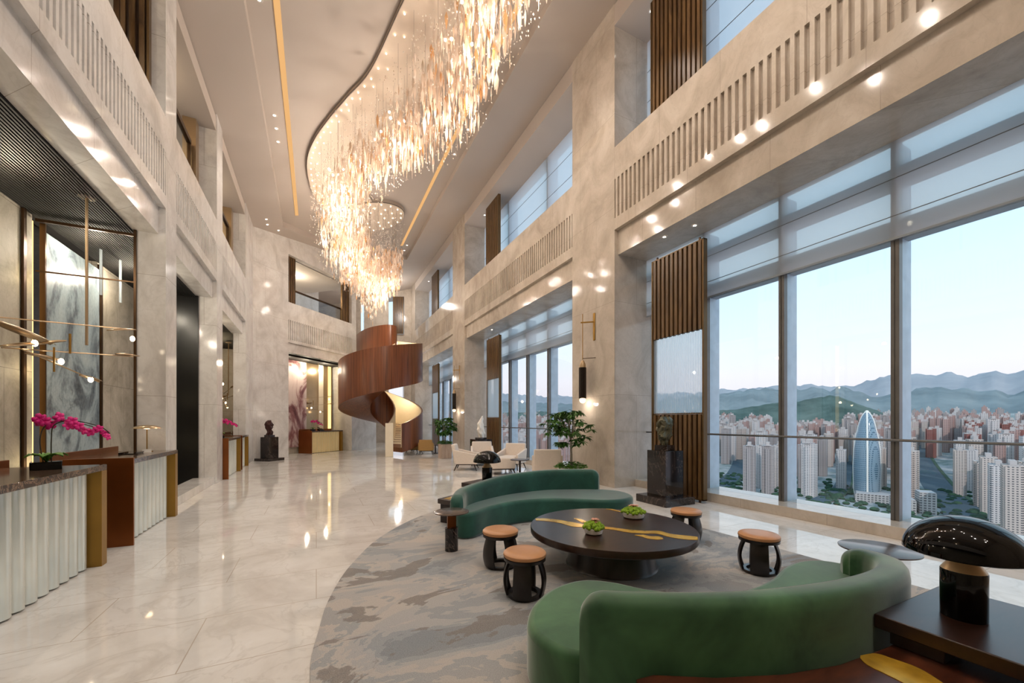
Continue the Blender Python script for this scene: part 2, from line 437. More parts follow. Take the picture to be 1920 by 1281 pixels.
r = empty('window_7', (4.5, 29.2, 0), kind='structure'); g.xf(Matrix.Translation((-4.5, -29.2, 0))); g.build('glass_pane', M['glass'], r, sharp=None)

w = MB().box(-6.5, 7.3, -7.2, -7, 0, 12).box(-6.5, -6.4, -7, 20, 0, 9)
st(w.build('wall_near', M['stoneR'], sharp=None))

# ---- niche fittings behind the reception desks
t = NT('ink_wash_painting'); v = t.coord((1, .9, .55)); f = t.noise(v, 1.5, 8, .65, 1.6); g2 = t.noise(v, 30, 2)
cc = t.ramp(f, [(.3, S('#2c3540')), (.42, S('#5b6874')), (.52, S('#9fb0b8')), (.7, S('#b9c6c8'))])
t.pbsdf(t.mix(.12, cc, t.ramp(g2, [(.4, S('#5f6d72')), (.6, S('#d8e0e0'))])), .3); M['ink'] = t.m
t = NT('rose_ink_painting'); v = t.coord((.8, .8, .6), (0, .3, 0)); f = t.noise(v, .9, 8, .62, 2.2)
t.pbsdf(t.ramp(f, [(.3, S('#4a1f22')), (.42, S('#8a5f60')), (.5, S('#cbb8b4')), (.75, S('#ddd2cd'))]), .3); M['rose'] = t.m
a = MB().box(-3.63, -3.6, 8.3, 9.98, .1, 4.3).build('painting', M['ink'], sharp=None)
a.location = (0, 0, 0); tag(a, 'tall grey blue ink wash painting behind the nearest orchid', 'painting')
MB().box(-3.63, -3.57, 9.98, 10.03, .1, 4.4).box(-3.63, -3.57, 8.27, 8.3, .1, 4.4).build('frame', M['darkbronze'], a, sharp=None)
st(MB().box(-3.63, -3.6, 7.86, 7.92, 0, 4.46).box(-2.53, -2.5, 8.09, 8.12, 0, 4.46).box(-3.6, -2.5, 8.1, 8.13, 4.36, 4.4).box(-3.6, -2.5, 8.1, 8.12, 3.64, 3.66).build('trim_6', M['darkbronze'], sharp=None))
sl = MB().box(-3.72, -3.68, 8.1, 8.24, .3, 4.4).build('slot_light', M['nicheglow'], sharp=None)
tag(sl, 'glowing amber light slot beside the blue painting', 'light')
st(MB().box(-3.6, -2.5, 11.7, 11.76, 0, 4.46).build('trim_7', M['smoked'], sharp=None))
MB().box(-3.8, -3.6, 12.4, 16.1, 0, 4.46).build('wall_recess', M['niche'], sharp=None)['kind'] = 'structure'
mp = MB().box(-3.6, -2.5, 16.08, 16.12, .1, 4.46).build('mirror_panel', M['mirror'], sharp=None)
tag(mp, 'tall tinted mirror panel in the recess behind the further desks', 'mirror')

# recess behind the back desk
def darr(name, mat, s0, s1, n0, n1, z0, z1, **kw):
    m = MB(); dbox(m, s0, s1, n0, n1, z0, z1); return m.build(name, mat, sharp=None, **kw)
tag(darr('painting', M['rose'], 1.66, 3.75, 1.12, 1.16, .3, 4.3), 'tall painting of wine red ink strokes on grey rose ground at the back', 'painting')
rw = MB(); dbox(rw, 1.66, 5.55, 1.22, 1.32, 0, 4.4); st(rw.build('wall_backdrop', M['niche'], sharp=None))
gp = darr('backdrop_panel', M['goldlite'], 3.78, 5.5, 1.16, 1.2, .1, 4.3); tag(gp, 'pale gold panelled backdrop behind the far reception desk', 'panel')
for s0, s1, mm in ((4.55, 4.85, 'stairlit'), (5.2, 5.38, 'nicheglow')):
    m = MB(); dbox(m, s0, s1, 1.13, 1.16, .1, 4.3); m.build('lit_stripe', M[mm], gp, sharp=None)

# gallery trims behind the parapets
for k, (a, b_) in enumerate([(4.6, 8.05), (8.72, 11.7), (12.45, 16.05)]):
    r = empty('balcony_rail', (-2.6, a, 5.2), label=['bronze gallery railing high up nearest on the left', 'bronze gallery railing high on the left, between the first two pillars', 'bronze gallery railing high on the left, next to the diagonal wall'][k], cat='railing', group=None)
    L = b_ - a
    MB().box(-.04, .04, 0, L - .3, 2.62, 2.72).build('handrail', M['darkbronze'], r, sharp=None)
    MB().box(-.01, .01, .05, L - .3, 0, 2.6).build('glass_panel', M['glass'], r, sharp=None)
    for y in (0, L / 2, L - .35): MB().box(-.03, .03, y, y + .05, 0, 2.62).build('post', M['darkbronze'], r, sharp=None)
w = MB()
for y in (9.3, 10.9, 13.4, 15.0, 6.2, 7.4): w.box(-4.19, -4.12, y, y + .05, 5.2, 8.5)
st(w.build('trim_8', M['darkbronze'], sharp=None))
w = MB().box(-2.9, -2.5, 8.66, 8.9, 5.2, 8.5).box(-2.75, -2.5, 11.5, 11.75, 5.2, 8.5).box(-2.75, -2.5, 15.8, 16.1, 5.2, 8.5)
st(w.build('trim_9', M['goldlite'], sharp=None))
r = empty('balcony_rail', (*D(2.1, .35), 5.1), math.atan2(DD.y, DD.x), 'bronze railing in the upper opening of the diagonal wall', 'railing')
MB().box(0, 3.1, -.03, .03, 2.05, 2.12).build('handrail', M['darkbronze'], r, sharp=None)
for x in (0, 3.05): MB().box(x, x + .05, -.03, .03, 0, 2.05).build('post', M['darkbronze'], r, sharp=None)
MB().box(.05, 3.05, -.01, .01, 0, 2.05).build('glass_panel', M['glass'], r, sharp=None)

# ---- cove light strips
for x0, x1, yend, lb in ((-.73, -.62, 17.5, 'left'), (3.9, 4.02, 21, 'right')):
    m = MB().prism([(x0, -6.5), (x1, -6.5), (x1, yend), (x0, yend)], lambda x, y: zc(x) + .20, lambda x, y: zc(x) + .215)
    tag(m.build('cove_light', M['coveglow'], sharp=None), 'long amber light strip let into the %s side of the ceiling' % lb, 'light')

# ---- rug
t = NT('abstract_wool_rug'); v = t.coord((1, 1, 1), (0, 0, .4)); v2 = t.coord((.8, 1.35, 1), (0, 0, -.35))
f1 = t.noise(v2, 1.15, 5, .6, .7); f2 = t.noise(v2, 1.5, 6, .55, .6); f3 = t.noise(v, 160, 2); f4 = t.noise(v, .8, 2)
base = t.ramp(f4, [(.38, S('#9a9c9f')), (.5, S('#a9a6a2')), (.6, S('#b8aba0'))])
fl = t.ramp(f1, [(.0, S('#747d85')), (.38, S('#747d85')), (.40, S('#8f969b')), (.455, S('#adabaa')), (.52, S('#bdb5ad')), (.57, S('#979b9e')), (.63, S('#b3afa9'))], 'CONSTANT')
c1 = t.mix(.7, base, fl)
k = t.ramp(f2, [(.0, (0, 0, 0, 1)), (.575, (0, 0, 0, 1)), (.585, (.8, .8, .8, 1)), (.75, (.8, .8, .8, 1))])
c2 = t.mix(k, c1, S('#78706a'))
c3 = t.mix(.18, c2, t.ramp(f3, [(.3, S('#5f5f5f')), (.7, S('#e0e0e0'))]))
t.pbsdf(c3, .95, 0, .1, t.bump(f3, .3, .004)); M['rug'] = t.m
def smooth_closed(pts, sub=6):
    n = len(pts); out = []
    for i in range(n):
        p0, p1, p2, p3 = [Vector(pts[(i + j) % n]) for j in (-1, 0, 1, 2)]
        for k in range(sub):
            u = k / sub
            out.append(tuple(.5 * ((2 * p1) + (-p0 + p2) * u + (2 * p0 - 5 * p1 + 4 * p2 - p3) * u * u + (-p0 + 3 * p1 - 3 * p2 + p3) * u ** 3)))
    return out
def smooth_open(pts, sub=6):
    n = len(pts); out = []
    P_ = [Vector(p) for p in pts]
    for i in range(n - 1):
        p0 = P_[max(i - 1, 0)]; p1 = P_[i]; p2 = P_[i + 1]; p3 = P_[min(i + 2, n - 1)]
        for k in range(sub):
            u = k / sub
            out.append(tuple(.5 * ((2 * p1) + (-p0 + p2) * u + (2 * p0 - 5 * p1 + 4 * p2 - p3) * u * u + (-p0 + 3 * p1 - 3 * p2 + p3) * u ** 3)))
    out.append(tuple(P_[-1])); return out
rug = smooth_closed([(-.03, 2.55), (.02, 3.19), (.11, 3.73), (.33, 4.46), (.79, 5.42), (1.59, 6.35), (2.6, 6.85), (3.7, 6.6), (4.5, 5.6), (4.8, 4.2), (4.85, 2.6), (4.8, .8), (4.2, -.6), (2.8, -1.3), (1.3, -.8), (.4, .3), (.1, 1.4)])
tag(MB().prism(rug, 0, .012).build('rug', M['rug'], sharp=30), 'large round grey and taupe patterned rug under the green sofas', 'rug')
# ================================================================== SOFAS
def sofa(name, label, seat, back, bz, mat, cushion_mat):
    r = empty(name, (seat[0][0], seat[0][1], .012), label=label, cat='sofa')
    off = Matrix.Translation((-seat[0][0], -seat[0][1], -.012))
    m = MB().prism(smooth_closed(seat, 6), .012, .345).xf(off)
    m.build('seat', mat, r, bevel=.045, seg=4, sharp=50)
    path = smooth_open([(x, y, z) for (x, y), z in zip(back, bz)], 8)
    n = len(path); th = .085
    L = [0]
    for i in range(1, n): L.append(L[-1] + (Vector(path[i][:2]) - Vector(path[i - 1][:2])).length)
    prof = [(-1, 0), (-1, .45), (-1, .86), (-.92, .94), (-.7, .985), (-.35, 1), (.35, 1), (.7, .985), (.92, .94), (1, .86), (1, .45), (1, 0)]
    m = MB(); vs = []; k = len(prof)
    for i, p in enumerate(path):
        a = Vector(path[max(i - 1, 0)][:2]); b = Vector(path[min(i + 1, n - 1)][:2]); t_ = (b - a).normalized(); nn = Vector((-t_.y, t_.x))
        d = min(L[i], L[-1] - L[i]); R = .13
        zt = p[2] - (R - math.sqrt(max(0, R * R - max(0, R - d) ** 2))) * .9
        wf = th * (.55 + .45 * min(1, d / .05))
        for o, z in prof:
            q = Vector(p[:2]) + nn * o * wf
            vs.append((q.x, q.y, .02 + z * (zt - .02)))
    fs = [(i * k + j, i * k + j + 1, (i + 1) * k + j + 1, (i + 1) * k + j) for i in range(n - 1) for j in range(k - 1)]
    fs += [tuple(range(k)), tuple((n - 1) * k + j for j in range(k))[::-1]]
    m.add(vs, fs).xf(off).build('backrest', mat, r, sharp=60)
    return r
# dense the ends of the back path with short first steps so they round over
sofa('curved_sofa', 'dark green velvet curved sofa on the far side of the round coffee table',
     [(1.6, 4.84), (1.78, 4.74), (2.15, 4.98), (2.6, 5.13), (3.1, 5.08), (3.5, 4.84), (3.78, 4.62), (4.1, 4.56), (4.4, 4.7), (4.53, 5.0), (4.48, 5.3), (4.2, 5.52), (3.8, 5.7), (3.4, 5.8), (2.7, 5.7), (2.1, 5.42), (1.72, 5.12)],
     [(1.60, 4.86), (1.63, 4.93), (1.68, 5.03), (1.82, 5.24), (2.12, 5.47), (2.7, 5.75), (3.4, 5.85), (3.95, 5.72), (4.2, 5.58), (4.28, 5.51), (4.33, 5.45)],
     [.54, .54, .55, .57, .595, .64, .665, .67, .67, .67, .67], M['velvet'], None)
sofa('curved_sofa', 'moss green velvet curved sofa in the foreground, seen from behind',
     [(1.16, 1.62), (1.08, 1.75), (1.06, 1.9), (1.11, 2.06), (1.26, 2.24), (1.5, 2.38), (1.75, 2.4), (1.93, 2.27), (2.07, 2.06), (2.29, 1.88), (2.6, 1.77), (3.0, 1.8), (3.34, 1.9), (3.62, 1.92), (3.82, 1.82), (3.87, 1.6), (3.76, 1.4), (3.45, 1.26), (3.1, 1.17), (2.5, 1.15), (1.9, 1.24), (1.4, 1.48)],
     [(1.17, 1.62), (1.22, 1.58), (1.3, 1.52), (1.42, 1.45), (1.64, 1.335), (1.92, 1.22), (2.22, 1.15), (2.55, 1.12), (2.9, 1.13), (3.2, 1.18), (3.48, 1.29), (3.62, 1.41), (3.66, 1.5), (3.65, 1.58), (3.62, 1.63)],
     [.66, .66, .66, .66, .66, .66, .655, .64, .62, .6, .57, .55, .54, .54, .54], M['velvet2'], None)

# ================================================================== TABLES
def disc_poly(cx, cy, r, n=64): return [(cx + r * math.cos(2 * PI * i / n), cy + r * math.sin(2 * PI * i / n)) for i in range(n)]
r = empty('coffee_table', (2.78, 3.3, .012), label='large round dark wood coffee table with a gold vein across its top', cat='coffee table')
MB().lathe([(.82, .313), (.838, .32), (.844, .328), (.844, .38), (.84, .388)], n=96).build('tabletop', M['wenge'], r, sharp=30)
MB().lathe([(.47, 0), (.455, .02), (.4, .3), (.4, .313)], n=64).build('pedestal', M['wengev'], r, sharp=30)
def inlay(parent, loops, z, name='gold_inlay'):
    for u, l in loops:
        m = MB(); k = min(len(u), len(l))
        for i in range(k - 1):
            m.add([(u[i][0], u[i][1], z), (u[i + 1][0], u[i + 1][1], z), (l[i + 1][0], l[i + 1][1], z), (l[i][0], l[i][1], z)], [(0, 1, 2, 3)])
        lo = parent.location
        m.xf(Matrix.Translation((-lo[0], -lo[1], -lo[2])))
        m.build(name, M['inlay'], parent, sharp=None, solid=.003)
M['inlay'] = simple('gold_resin_inlay', '#e8b53c', .25, .55, .25, 9)
U = [(2.22, 3.92), (2.32, 3.87), (2.4, 3.78), (2.46, 3.68), (2.54, 3.5), (2.58, 3.37), (2.7, 3.29), (2.85, 3.09), (2.96, 2.99), (3.08, 2.93), (3.1, 2.8), (3.19, 2.69), (3.25, 2.62)]
Lo = [(2.18, 3.84), (2.28, 3.76), (2.36, 3.63), (2.39, 3.46), (2.48, 3.38), (2.53, 3.31), (2.67, 3.2), (2.77, 3.02), (2.88, 2.93), (2.99, 2.86), (3.01, 2.72), (3.08, 2.61), (3.17, 2.55)]
U2 = smooth_open([(2.62, 3.74), (2.66, 3.66), (2.66, 3.53)], 4); L2 = smooth_open([(2.61, 3.73), (2.6, 3.64), (2.58, 3.53)], 4)
U3 = [(2.76, 2.93), (2.84, 2.9), (2.86, 2.83), (2.93, 2.79), (2.93, 2.74)]; L3 = [(2.75, 2.92), (2.78, 2.86), (2.78, 2.78), (2.84, 2.72), (2.9, 2.71)]
U4 = [(3.26, 3.96), (3.32, 3.92), (3.33, 3.8), (3.33, 3.72)]; L4 = [(3.25, 3.95), (3.28, 3.89), (3.29, 3.8), (3.31, 3.72)]
inlay(r, [(smooth_open(U, 4), smooth_open(Lo, 4)), (U2, L2), (U3, L3), (U4, L4)], .4015)

def plate_table(name, label, poly, zt, th, legs, gold=None, zf=.012, mat='wenge'):
    r = empty(name, (poly[0][0], poly[0][1], zf), label=label, cat='table')
    off = Matrix.Translation((-poly[0][0], -poly[0][1], -zf))
    MB().prism(poly, zt - th, zt).xf(off).build('tabletop', M[mat], r, bevel=.006, sharp=30)
    for lg in legs: MB().prism(lg, zf, zt - th).xf(off).build('leg', M['wengev'], r, bevel=.004, sharp=30)
    if gold: inlay(r, gold, zt + .0015)
    return r
def rect(x0, x1, y0, y1): return [(x0, y0), (x1, y0), (x1, y1), (x0, y1)]
plate_table('low_table', 'low dark red wood table with a gold leaf inlay behind the near sofa',
            [(1.22, -.35), (3.35, -.35), (3.35, 1.0), (2.6, .97), (2.2, 1.0), (1.9, 1.07), (1.6, 1.19), (1.36, 1.33), (1.27, 1.34), (1.22, 1.28)], .36, .09,
            [rect(1.4, 1.6, -.2, 1.0), rect(3.1, 3.25, -.2, .85)],
            [(smooth_open([(2.37, .99), (2.46, .965), (2.48, .9), (2.49, .82), (2.44, .72), (2.36, .6)], 4), smooth_open([(2.345, .98), (2.31, .94), (2.3, .87), (2.29, .8), (2.26, .72), (2.2, .62)], 4))], .012, 'redwood')
plate_table('side_table', 'higher dark wood table carrying the black dome lamp at the right edge', rect(2.6, 3.42, -.5, 1.03), .5, .07,
            [rect(2.64, 2.84, .78, .98), rect(3.2, 3.38, -.3, .0)], None, .36)
plate_table('low_table', 'low dark wood table with a gold edge inlay behind the far sofa\'s left end',
            [(1.60, 5.74), (2.08, 6.06), (2.24, 5.80), (1.76, 5.42)], .36, .07, [[(1.64, 5.73), (1.8, 5.84), (1.92, 5.66), (1.78, 5.54)]],
            [([(1.68, 5.70), (1.86, 5.82)], [(1.74, 5.6), (1.94, 5.72)])])
plate_table('side_table', 'higher dark wood table carrying the small black dome lamp behind the far sofa',
            [(2.12, 6.19), (2.95, 6.66), (3.16, 6.3), (2.33, 5.82)], .5, .07, [[(2.2, 6.15), (2.5, 6.32), (2.6, 6.12), (2.33, 5.95)]], None, 0)

def round_side(name, label, x, y, z, rad):
    r = empty(name, (x, y, .012), label=label, cat='side table')
    MB().lathe([(rad - .01, z - .014), (rad, z - .01), (rad, z - .002), (rad - .004, z)], n=64).build('tabletop', M['wengetop'], r, sharp=30)
    MB().lathe([(.075, 0), (.075, .262), (.07, .266)], n=40).build('marble_base', M['marquina'], r, sharp=30)
    MB().box(-.05, .05, -.012, .012, .266, z - .014).build('stem', M['bronze'], r, sharp=None)
M['wengetop'] = simple('smoked_bronze_tabletop', '#5d5048', .18, .3, .05)
round_side('round_side_table', 'small round bronze topped side table left of the far green sofa', 1.4, 4.43, .45, .2)
round_side('round_side_table', 'small round side table with glossy top beside the right end of the near sofa', 4.12, 1.6, .45, .26)

# ================================================================== STOOLS
def stool():
    r = empty('round_stool', label='x', cat='stool', group=None)
    MB().lathe([(.155, .335), (.178, .34), (.184, .352), (.182, .368), (.168, .38), (.1, .386), (.0001, .387)], n=48).build('seat_cushion', M['leather'], r, sharp=40)
    tr = MB().lathe([(.13, .305), (.178, .31), (.18, .335), (.13, .335), (.13, .305)], n=48, close=False).build('top_ring', M['stoolwood'], r, sharp=40)
    MB().lathe([(.11, .0), (.142, .0), (.15, .03), (.11, .03), (.11, .0)], n=48, close=False).build('base_ring', M['stoolwood'], r, sharp=40)
    for k in range(4):
        a0 = 2 * PI * k / 4 - .36; m = MB(); vs = []; N = 8; Z = 12
        for j in range(Z + 1):
            z = .02 + j * (.29 / Z); u = j / Z
            ro = .15 + .036 * math.sin(PI * min(1, u * .9 + .12)) ; half = .5 * (1 - .16 * math.sin(PI * u))
            for side, rr in ((0, ro), (1, ro - .022)):
                for i in range(N + 1):
                    a = a0 + .36 + half * (2 * i / N - 1); vs.append((rr * math.cos(a), rr * math.sin(a), z))
        W = 2 * (N + 1); fs = []
        for j in range(Z):
            for i in range(N):
                fs.append((j * W + i, j * W + i + 1, (j + 1) * W + i + 1, (j + 1) * W + i))
                q = N + 1; fs.append((j * W + q + i + 1, j * W + q + i, (j + 1) * W + q + i, (j + 1) * W + q + i + 1))
            fs.append((j * W + N, j * W + 2 * N + 1, (j + 1) * W + 2 * N + 1, (j + 1) * W + N)); fs.append((j * W + N + 1, j * W, (j + 1) * W, (j + 1) * W + N + 1))
        m.add(vs, fs).build('leg', M['stoolwood'], r, sharp=40)
    return r
st0 = stool()
for i, (x, y, a, lb) in enumerate([(1.70, 3.73, .3, 'tan leather topped dark stool between the side table and the coffee table'),
                                   (1.60, 3.01, .95, 'nearest tan leather topped dark stool, left of the coffee table'),
                                   (4.16, 3.52, .1, 'tan leather topped dark stool half hidden behind the right of the coffee table'),
                                   (3.93, 2.46, .6, 'tan leather topped dark stool standing alone on the window side')]):
    o = st0 if i == 0 else copy_tree(st0)
    place(o, (x, y, .012), a, lb, 'leather stools around the coffee table')

# ================================================================== BOWLS WITH MOSS
def bowl(x, y, rad, label):
    r = empty('plant_bowl', (x, y, .4), label=label, cat='plant bowl')
    MB().lathe([(rad * .72, 0), (rad * .9, .012), (rad, .05), (rad, .062), (rad * .93, .062), (rad * .88, .04)], n=40).build('bowl', M['whitepot'], r, sharp=40)
    m = MB(); rnd = random.Random(int(x * 100))
    for _ in range(150):
        a = rnd.uniform(0, 2 * PI); q = rad * 1.02 * math.sqrt(rnd.random()); s = rnd.uniform(.012, .022)
        m.sphere((q * math.cos(a), q * math.sin(a), .06 + .05 * (1 - (q / rad) ** 2) + rnd.uniform(0, .012)), s, 6, 5)
    m.build('moss', M['moss'], r, sharp=60)
    m = MB()
    for _ in range(26):
        a = rnd.uniform(0, 2 * PI); q = rad * .4 * rnd.random(); z = rnd.uniform(.11, .145)
        for k in range(4):
            b = a + k * PI / 2 + rnd.random(); cx, cy = q * math.cos(a), q * math.sin(a)
            m.add([(cx, cy, z), (cx + .016 * math.cos(b - .5), cy + .016 * math.sin(b - .5), z + .006), (cx + .024 * math.cos(b), cy + .024 * math.sin(b), z + .002), (cx + .016 * math.cos(b + .5), cy + .016 * math.sin(b + .5), z + .006)], [(0, 1, 2, 3)])
    m.build('blossoms', M['peach'], r)
bowl(2.43, 3.14, .092, 'smaller white bowl of green moss on the gold vein of the coffee table')
bowl(3.25, 3.47, .125, 'larger white bowl of green moss with peach blossoms near the back of the coffee table')

# ================================================================== DOME LAMPS
def dome_lamp():
    r = empty('table_lamp', cat='lamp')
    bs_ = MB().lathe([(.083, 0), (.085, .004), (.085, .235), (.083, .24)], n=48).build('base', M['black'], r, sharp=30)
    MB().lathe([(.083, .24), (.045, .30), (.04, .38)], n=48).build('gold_cone', M['conegold'], bs_, sharp=30)
    prof = [(.215, .322)] + [(.228 * math.cos(a), .328 + .185 * math.sin(a)) for a in [PI / 2 * i / 16 for i in range(16)]] + [(.0001, .513)]
    inner = [(.0001, .5)] + [(.216 * math.cos(a), .326 + .172 * math.sin(a)) for a in [PI / 2 * (15 - i) / 16 for i in range(16)]]
    MB().lathe(prof, n=64, close=False).lathe(inner + [(.215, .322)], n=64, close=False).build('dome_shade', M['black'], r, sharp=30)
    return r
l0 = dome_lamp(); place(l0, (2.97, .81, .5), 0, 'large glossy black dome lamp with a gold neck at the right edge', 'dome lamps')
l1 = copy_tree(l0); place(l1, (2.53, 6.08, .5), 0, 'small looking glossy black dome lamp behind the far green sofa', 'dome lamps')

# ================================================================== PEDESTALS AND SCULPTURES
def pedestal(x, y, rz, w, h, bw, bh, label):
    r = empty('pedestal', (x, y, 0), rz, label, 'pedestal')
    MB().box(-bw / 2, bw / 2, -bw / 2, bw / 2, 0, bh).build('plinth', M['marquina'], r, bevel=.004, sharp=30)
    MB().box(-w / 2, w / 2, -w / 2, w / 2, bh, h).build('column', M['marquina'], r, bevel=.004, sharp=30)
    return r
pedestal(5.78, 5.36, 0, .44, .965, .72, .135, 'black veined marble pedestal in front of the nearest slatted screen')
pedestal(-1.6, 17.72, math.atan2(DD.y, DD.x), .42, .9, .7, .1, 'black marble pedestal against the pale wall at the far left')
pedestal(5.45, 13.7, 0, .62, .84, .62, .3, 'dark pedestal behind the cream armchairs')
def blob(verts_r, seed, fold):
    """carved abstract form: a column of twisted rounded sections"""
    m = MB(); n = 28; vs = []; K = len(verts_r)
    for j, (z, rx, ry, ox, tw) in enumerate(verts_r):
        for k in range(n):
            a = 2 * PI * k / n + tw
            q = 1 + fold * noise.noise(Vector((2.2 * math.cos(a) + seed, 2.2 * math.sin(a), z * 9))) + fold * .7 * math.copysign(abs(math.sin(3 * a + z * 22)) ** .5, math.sin(3 * a + z * 22)) * .35
            vs.append((ox + rx * q * math.cos(a), ry * q * math.sin(a), z))
    fs = [(j * n + k, j * n + (k + 1) % n, (j + 1) * n + (k + 1) % n, (j + 1) * n + k) for j in range(K - 1) for k in range(n)]
    fs += [tuple(range(n))[::-1], tuple((K - 1) * n + k for k in range(n))]
    return m.add(vs, fs)
def interp(keys, N):
    out = []
    for i in range(N + 1):
        u = i / N * (len(keys) - 1); j = min(int(u), len(keys) - 2); f = u - j
        out.append(tuple(a * (1 - f) + b * f for a, b in zip(keys[j], keys[j + 1])))
    return out
def sculpture(x, y, z, rz, label, keys, seed, fold, mat, bw, bh, N=26):
    r = empty('sculpture', (x, y, z), rz, label, 'sculpture')
    MB().box(-bw / 2, bw / 2, -bw / 2, bw / 2, 0, bh).build('plinth', M['marquina'], r, bevel=.003, sharp=30)
    m = blob(interp(keys, N), seed, fold).xf(Matrix.Translation((0, 0, bh))); m.build('figure', mat, r, sharp=28)
sculpture(5.74, 5.33, .965, .2, 'green bronze folded abstract head on the black pedestal by the window', [(0, .06, .06, 0, 0), (.08, .075, .07, .0, .3), (.15, .12, .1, -.01, .5), (.26, .14, .12, .0, .9), (.36, .15, .12, .01, 1.2), (.45, .14, .11, 0, 1.6), (.52, .07, .06, 0, 1.9)], 3, .55, M['bronzeart'], .25, .1)
sculpture(-1.6, 17.72, .9, .6, 'small reddish bronze torso sculpture on the far left pedestal', [(0, .1, .07, 0, 0), (.1, .1, .08, .02, .3), (.2, .08, .07, -.02, .5), (.28, .14, .09, .0, .8), (.4, .15, .1, -.03, 1.0), (.5, .1, .08, -.03, 1.2), (.56, .05, .05, .0, 1.4)], 8, .5, M['redbronze'], .26, .08)
sculpture(5.45, 13.7, .84, .4, 'white flame shaped carving on the pedestal behind the armchairs', [(0, .1, .09, .03, 0), (.12, .14, .11, .03, .1), (.3, .16, .1, .0, .2), (.5, .13, .08, -.02, .3), (.68, .07, .05, .04, .5), (.8, .015, .015, .08, .6)], 5, .28, M['whiteart'], .3, .06)

# ================================================================== RECEPTION DESKS
def desk(loc, rz, L, label, flute, depth=.74, ledge=True):
    r = empty('reception_desk', loc, rz, label, 'reception desk')
    MB().box(.0, L, -.0, depth - .02, .985, 1.045).build('worktop', M['emperador'], r, bevel=.003, sharp=30)
    m = MB(); n = max(4, int((L - .2) / .15)); p = (L - .16) / n
    for i in range(n):
        x0 = .03 + i * p; vs = []; K = 8
        for z in (.015, .98):
            for k in range(K + 1):
                a = PI * k / K; vs.append((x0 + p / 2 - p / 2 * math.cos(a), .15 - .065 * math.sin(a), z))
        m.add(vs, [(k, k + 1, K + 2 + k, K + 1 + k) for k in range(K)])
    cc_ = MB().box(.02, L - .12, .155, depth - .04, 0, .98).build('carcass', M['darkbronze'], r, sharp=None)
    m.build('fluted_front', flute, cc_, sharp=45)
    MB().box(-.03, 0, -.01, depth, 0, 1.06).build('end_panel', M['bronze'], r, bevel=.002, sharp=30)
    MB().box(L - .115, L, .0, .15, 0, .985).build('brass_end', M['gold'], r, bevel=.002, sharp=30)
    if ledge: MB().box(.0, L, depth - .03, depth, .6, 1.12).build('back_panel', M['bronze'], r, bevel=.002, sharp=30)
    return r
desk((-1.99, 3.0, 0), PI / 2, 2.68, 'nearest reception desk with lit fluted glass front, cut by the left edge', M['flute'])
desk((-1.99, 6.36, 0), PI / 2, 1.72, 'second reception desk with a tall bronze end panel and brass lamp', M['flute'])
desk((-2.04, 12.47, 0), PI / 2, 1.95, 'third reception desk along the left wall, with the far orchid', M['flute'])
desk((-2.06, 14.75, 0), PI / 2, 1.33, 'fourth reception desk, last along the left wall before the pale pier', M['flute'])
desk((*D(3.3, .37), 0), math.atan2(DD.y, DD.x), 2.05, 'far reception desk with gold fluted front by the spiral stair', M['flutegold'])

# desk objects
def desk_lamp(x, y, label):
    r = empty('desk_lamp', (x, y, 1.045), label=label, cat='lamp')
    MB().lathe([(.07, 0), (.07, .008), (.008, .012)], n=32).build('base', M['gold'], r)
    MB().tube([(0, 0, .01), (0, 0, .36)], .007, 10).build('stem', M['gold'], r)
    sh_ = MB().lathe([(.17, .345), (.15, .37), (.09, .392), (.0001, .4)], n=40, close=False).lathe([(.17, .345), (.14, .362), (.08, .37)], n=40, close=False).build('shade', M['goldlite'], r, sharp=60)
    MB().lathe([(.0001, .335), (.05, .345), (.07, .365)], n=24, close=False).build('diffuser', M['bulb'], sh_)
desk_lamp(-2.28, 7.78, 'brass mushroom lamp on the second reception desk')
def petal_flower(m, c, s, rnd):
    nrm = Vector((rnd.uniform(-.6, .6) + .4, -1 + rnd.uniform(-.3, .3), rnd.uniform(-.3, .4))).normalized()
    a = nrm.cross(Vector((0, 0, 1))).normalized(); b = a.cross(nrm).normalized(); c = Vector(c)
    for k in range(5):
        q = 2 * PI * k / 5 + rnd.uniform(-.15, .15); d = a * math.cos(q) + b * math.sin(q); e = a * -math.sin(q) + b * math.cos(q)
        wd = s * (.5 if k % 2 else .42)
        m.add([c, c + d * s * .5 + e * wd + nrm * s * .12, c + d * s * 1.0 + e * wd * .6, c + d * s * 1.08, c + d * s * 1.0 - e * wd * .6, c + d * s * .5 - e * wd + nrm * s * .12], [(0, 1, 2, 3, 4, 5)])
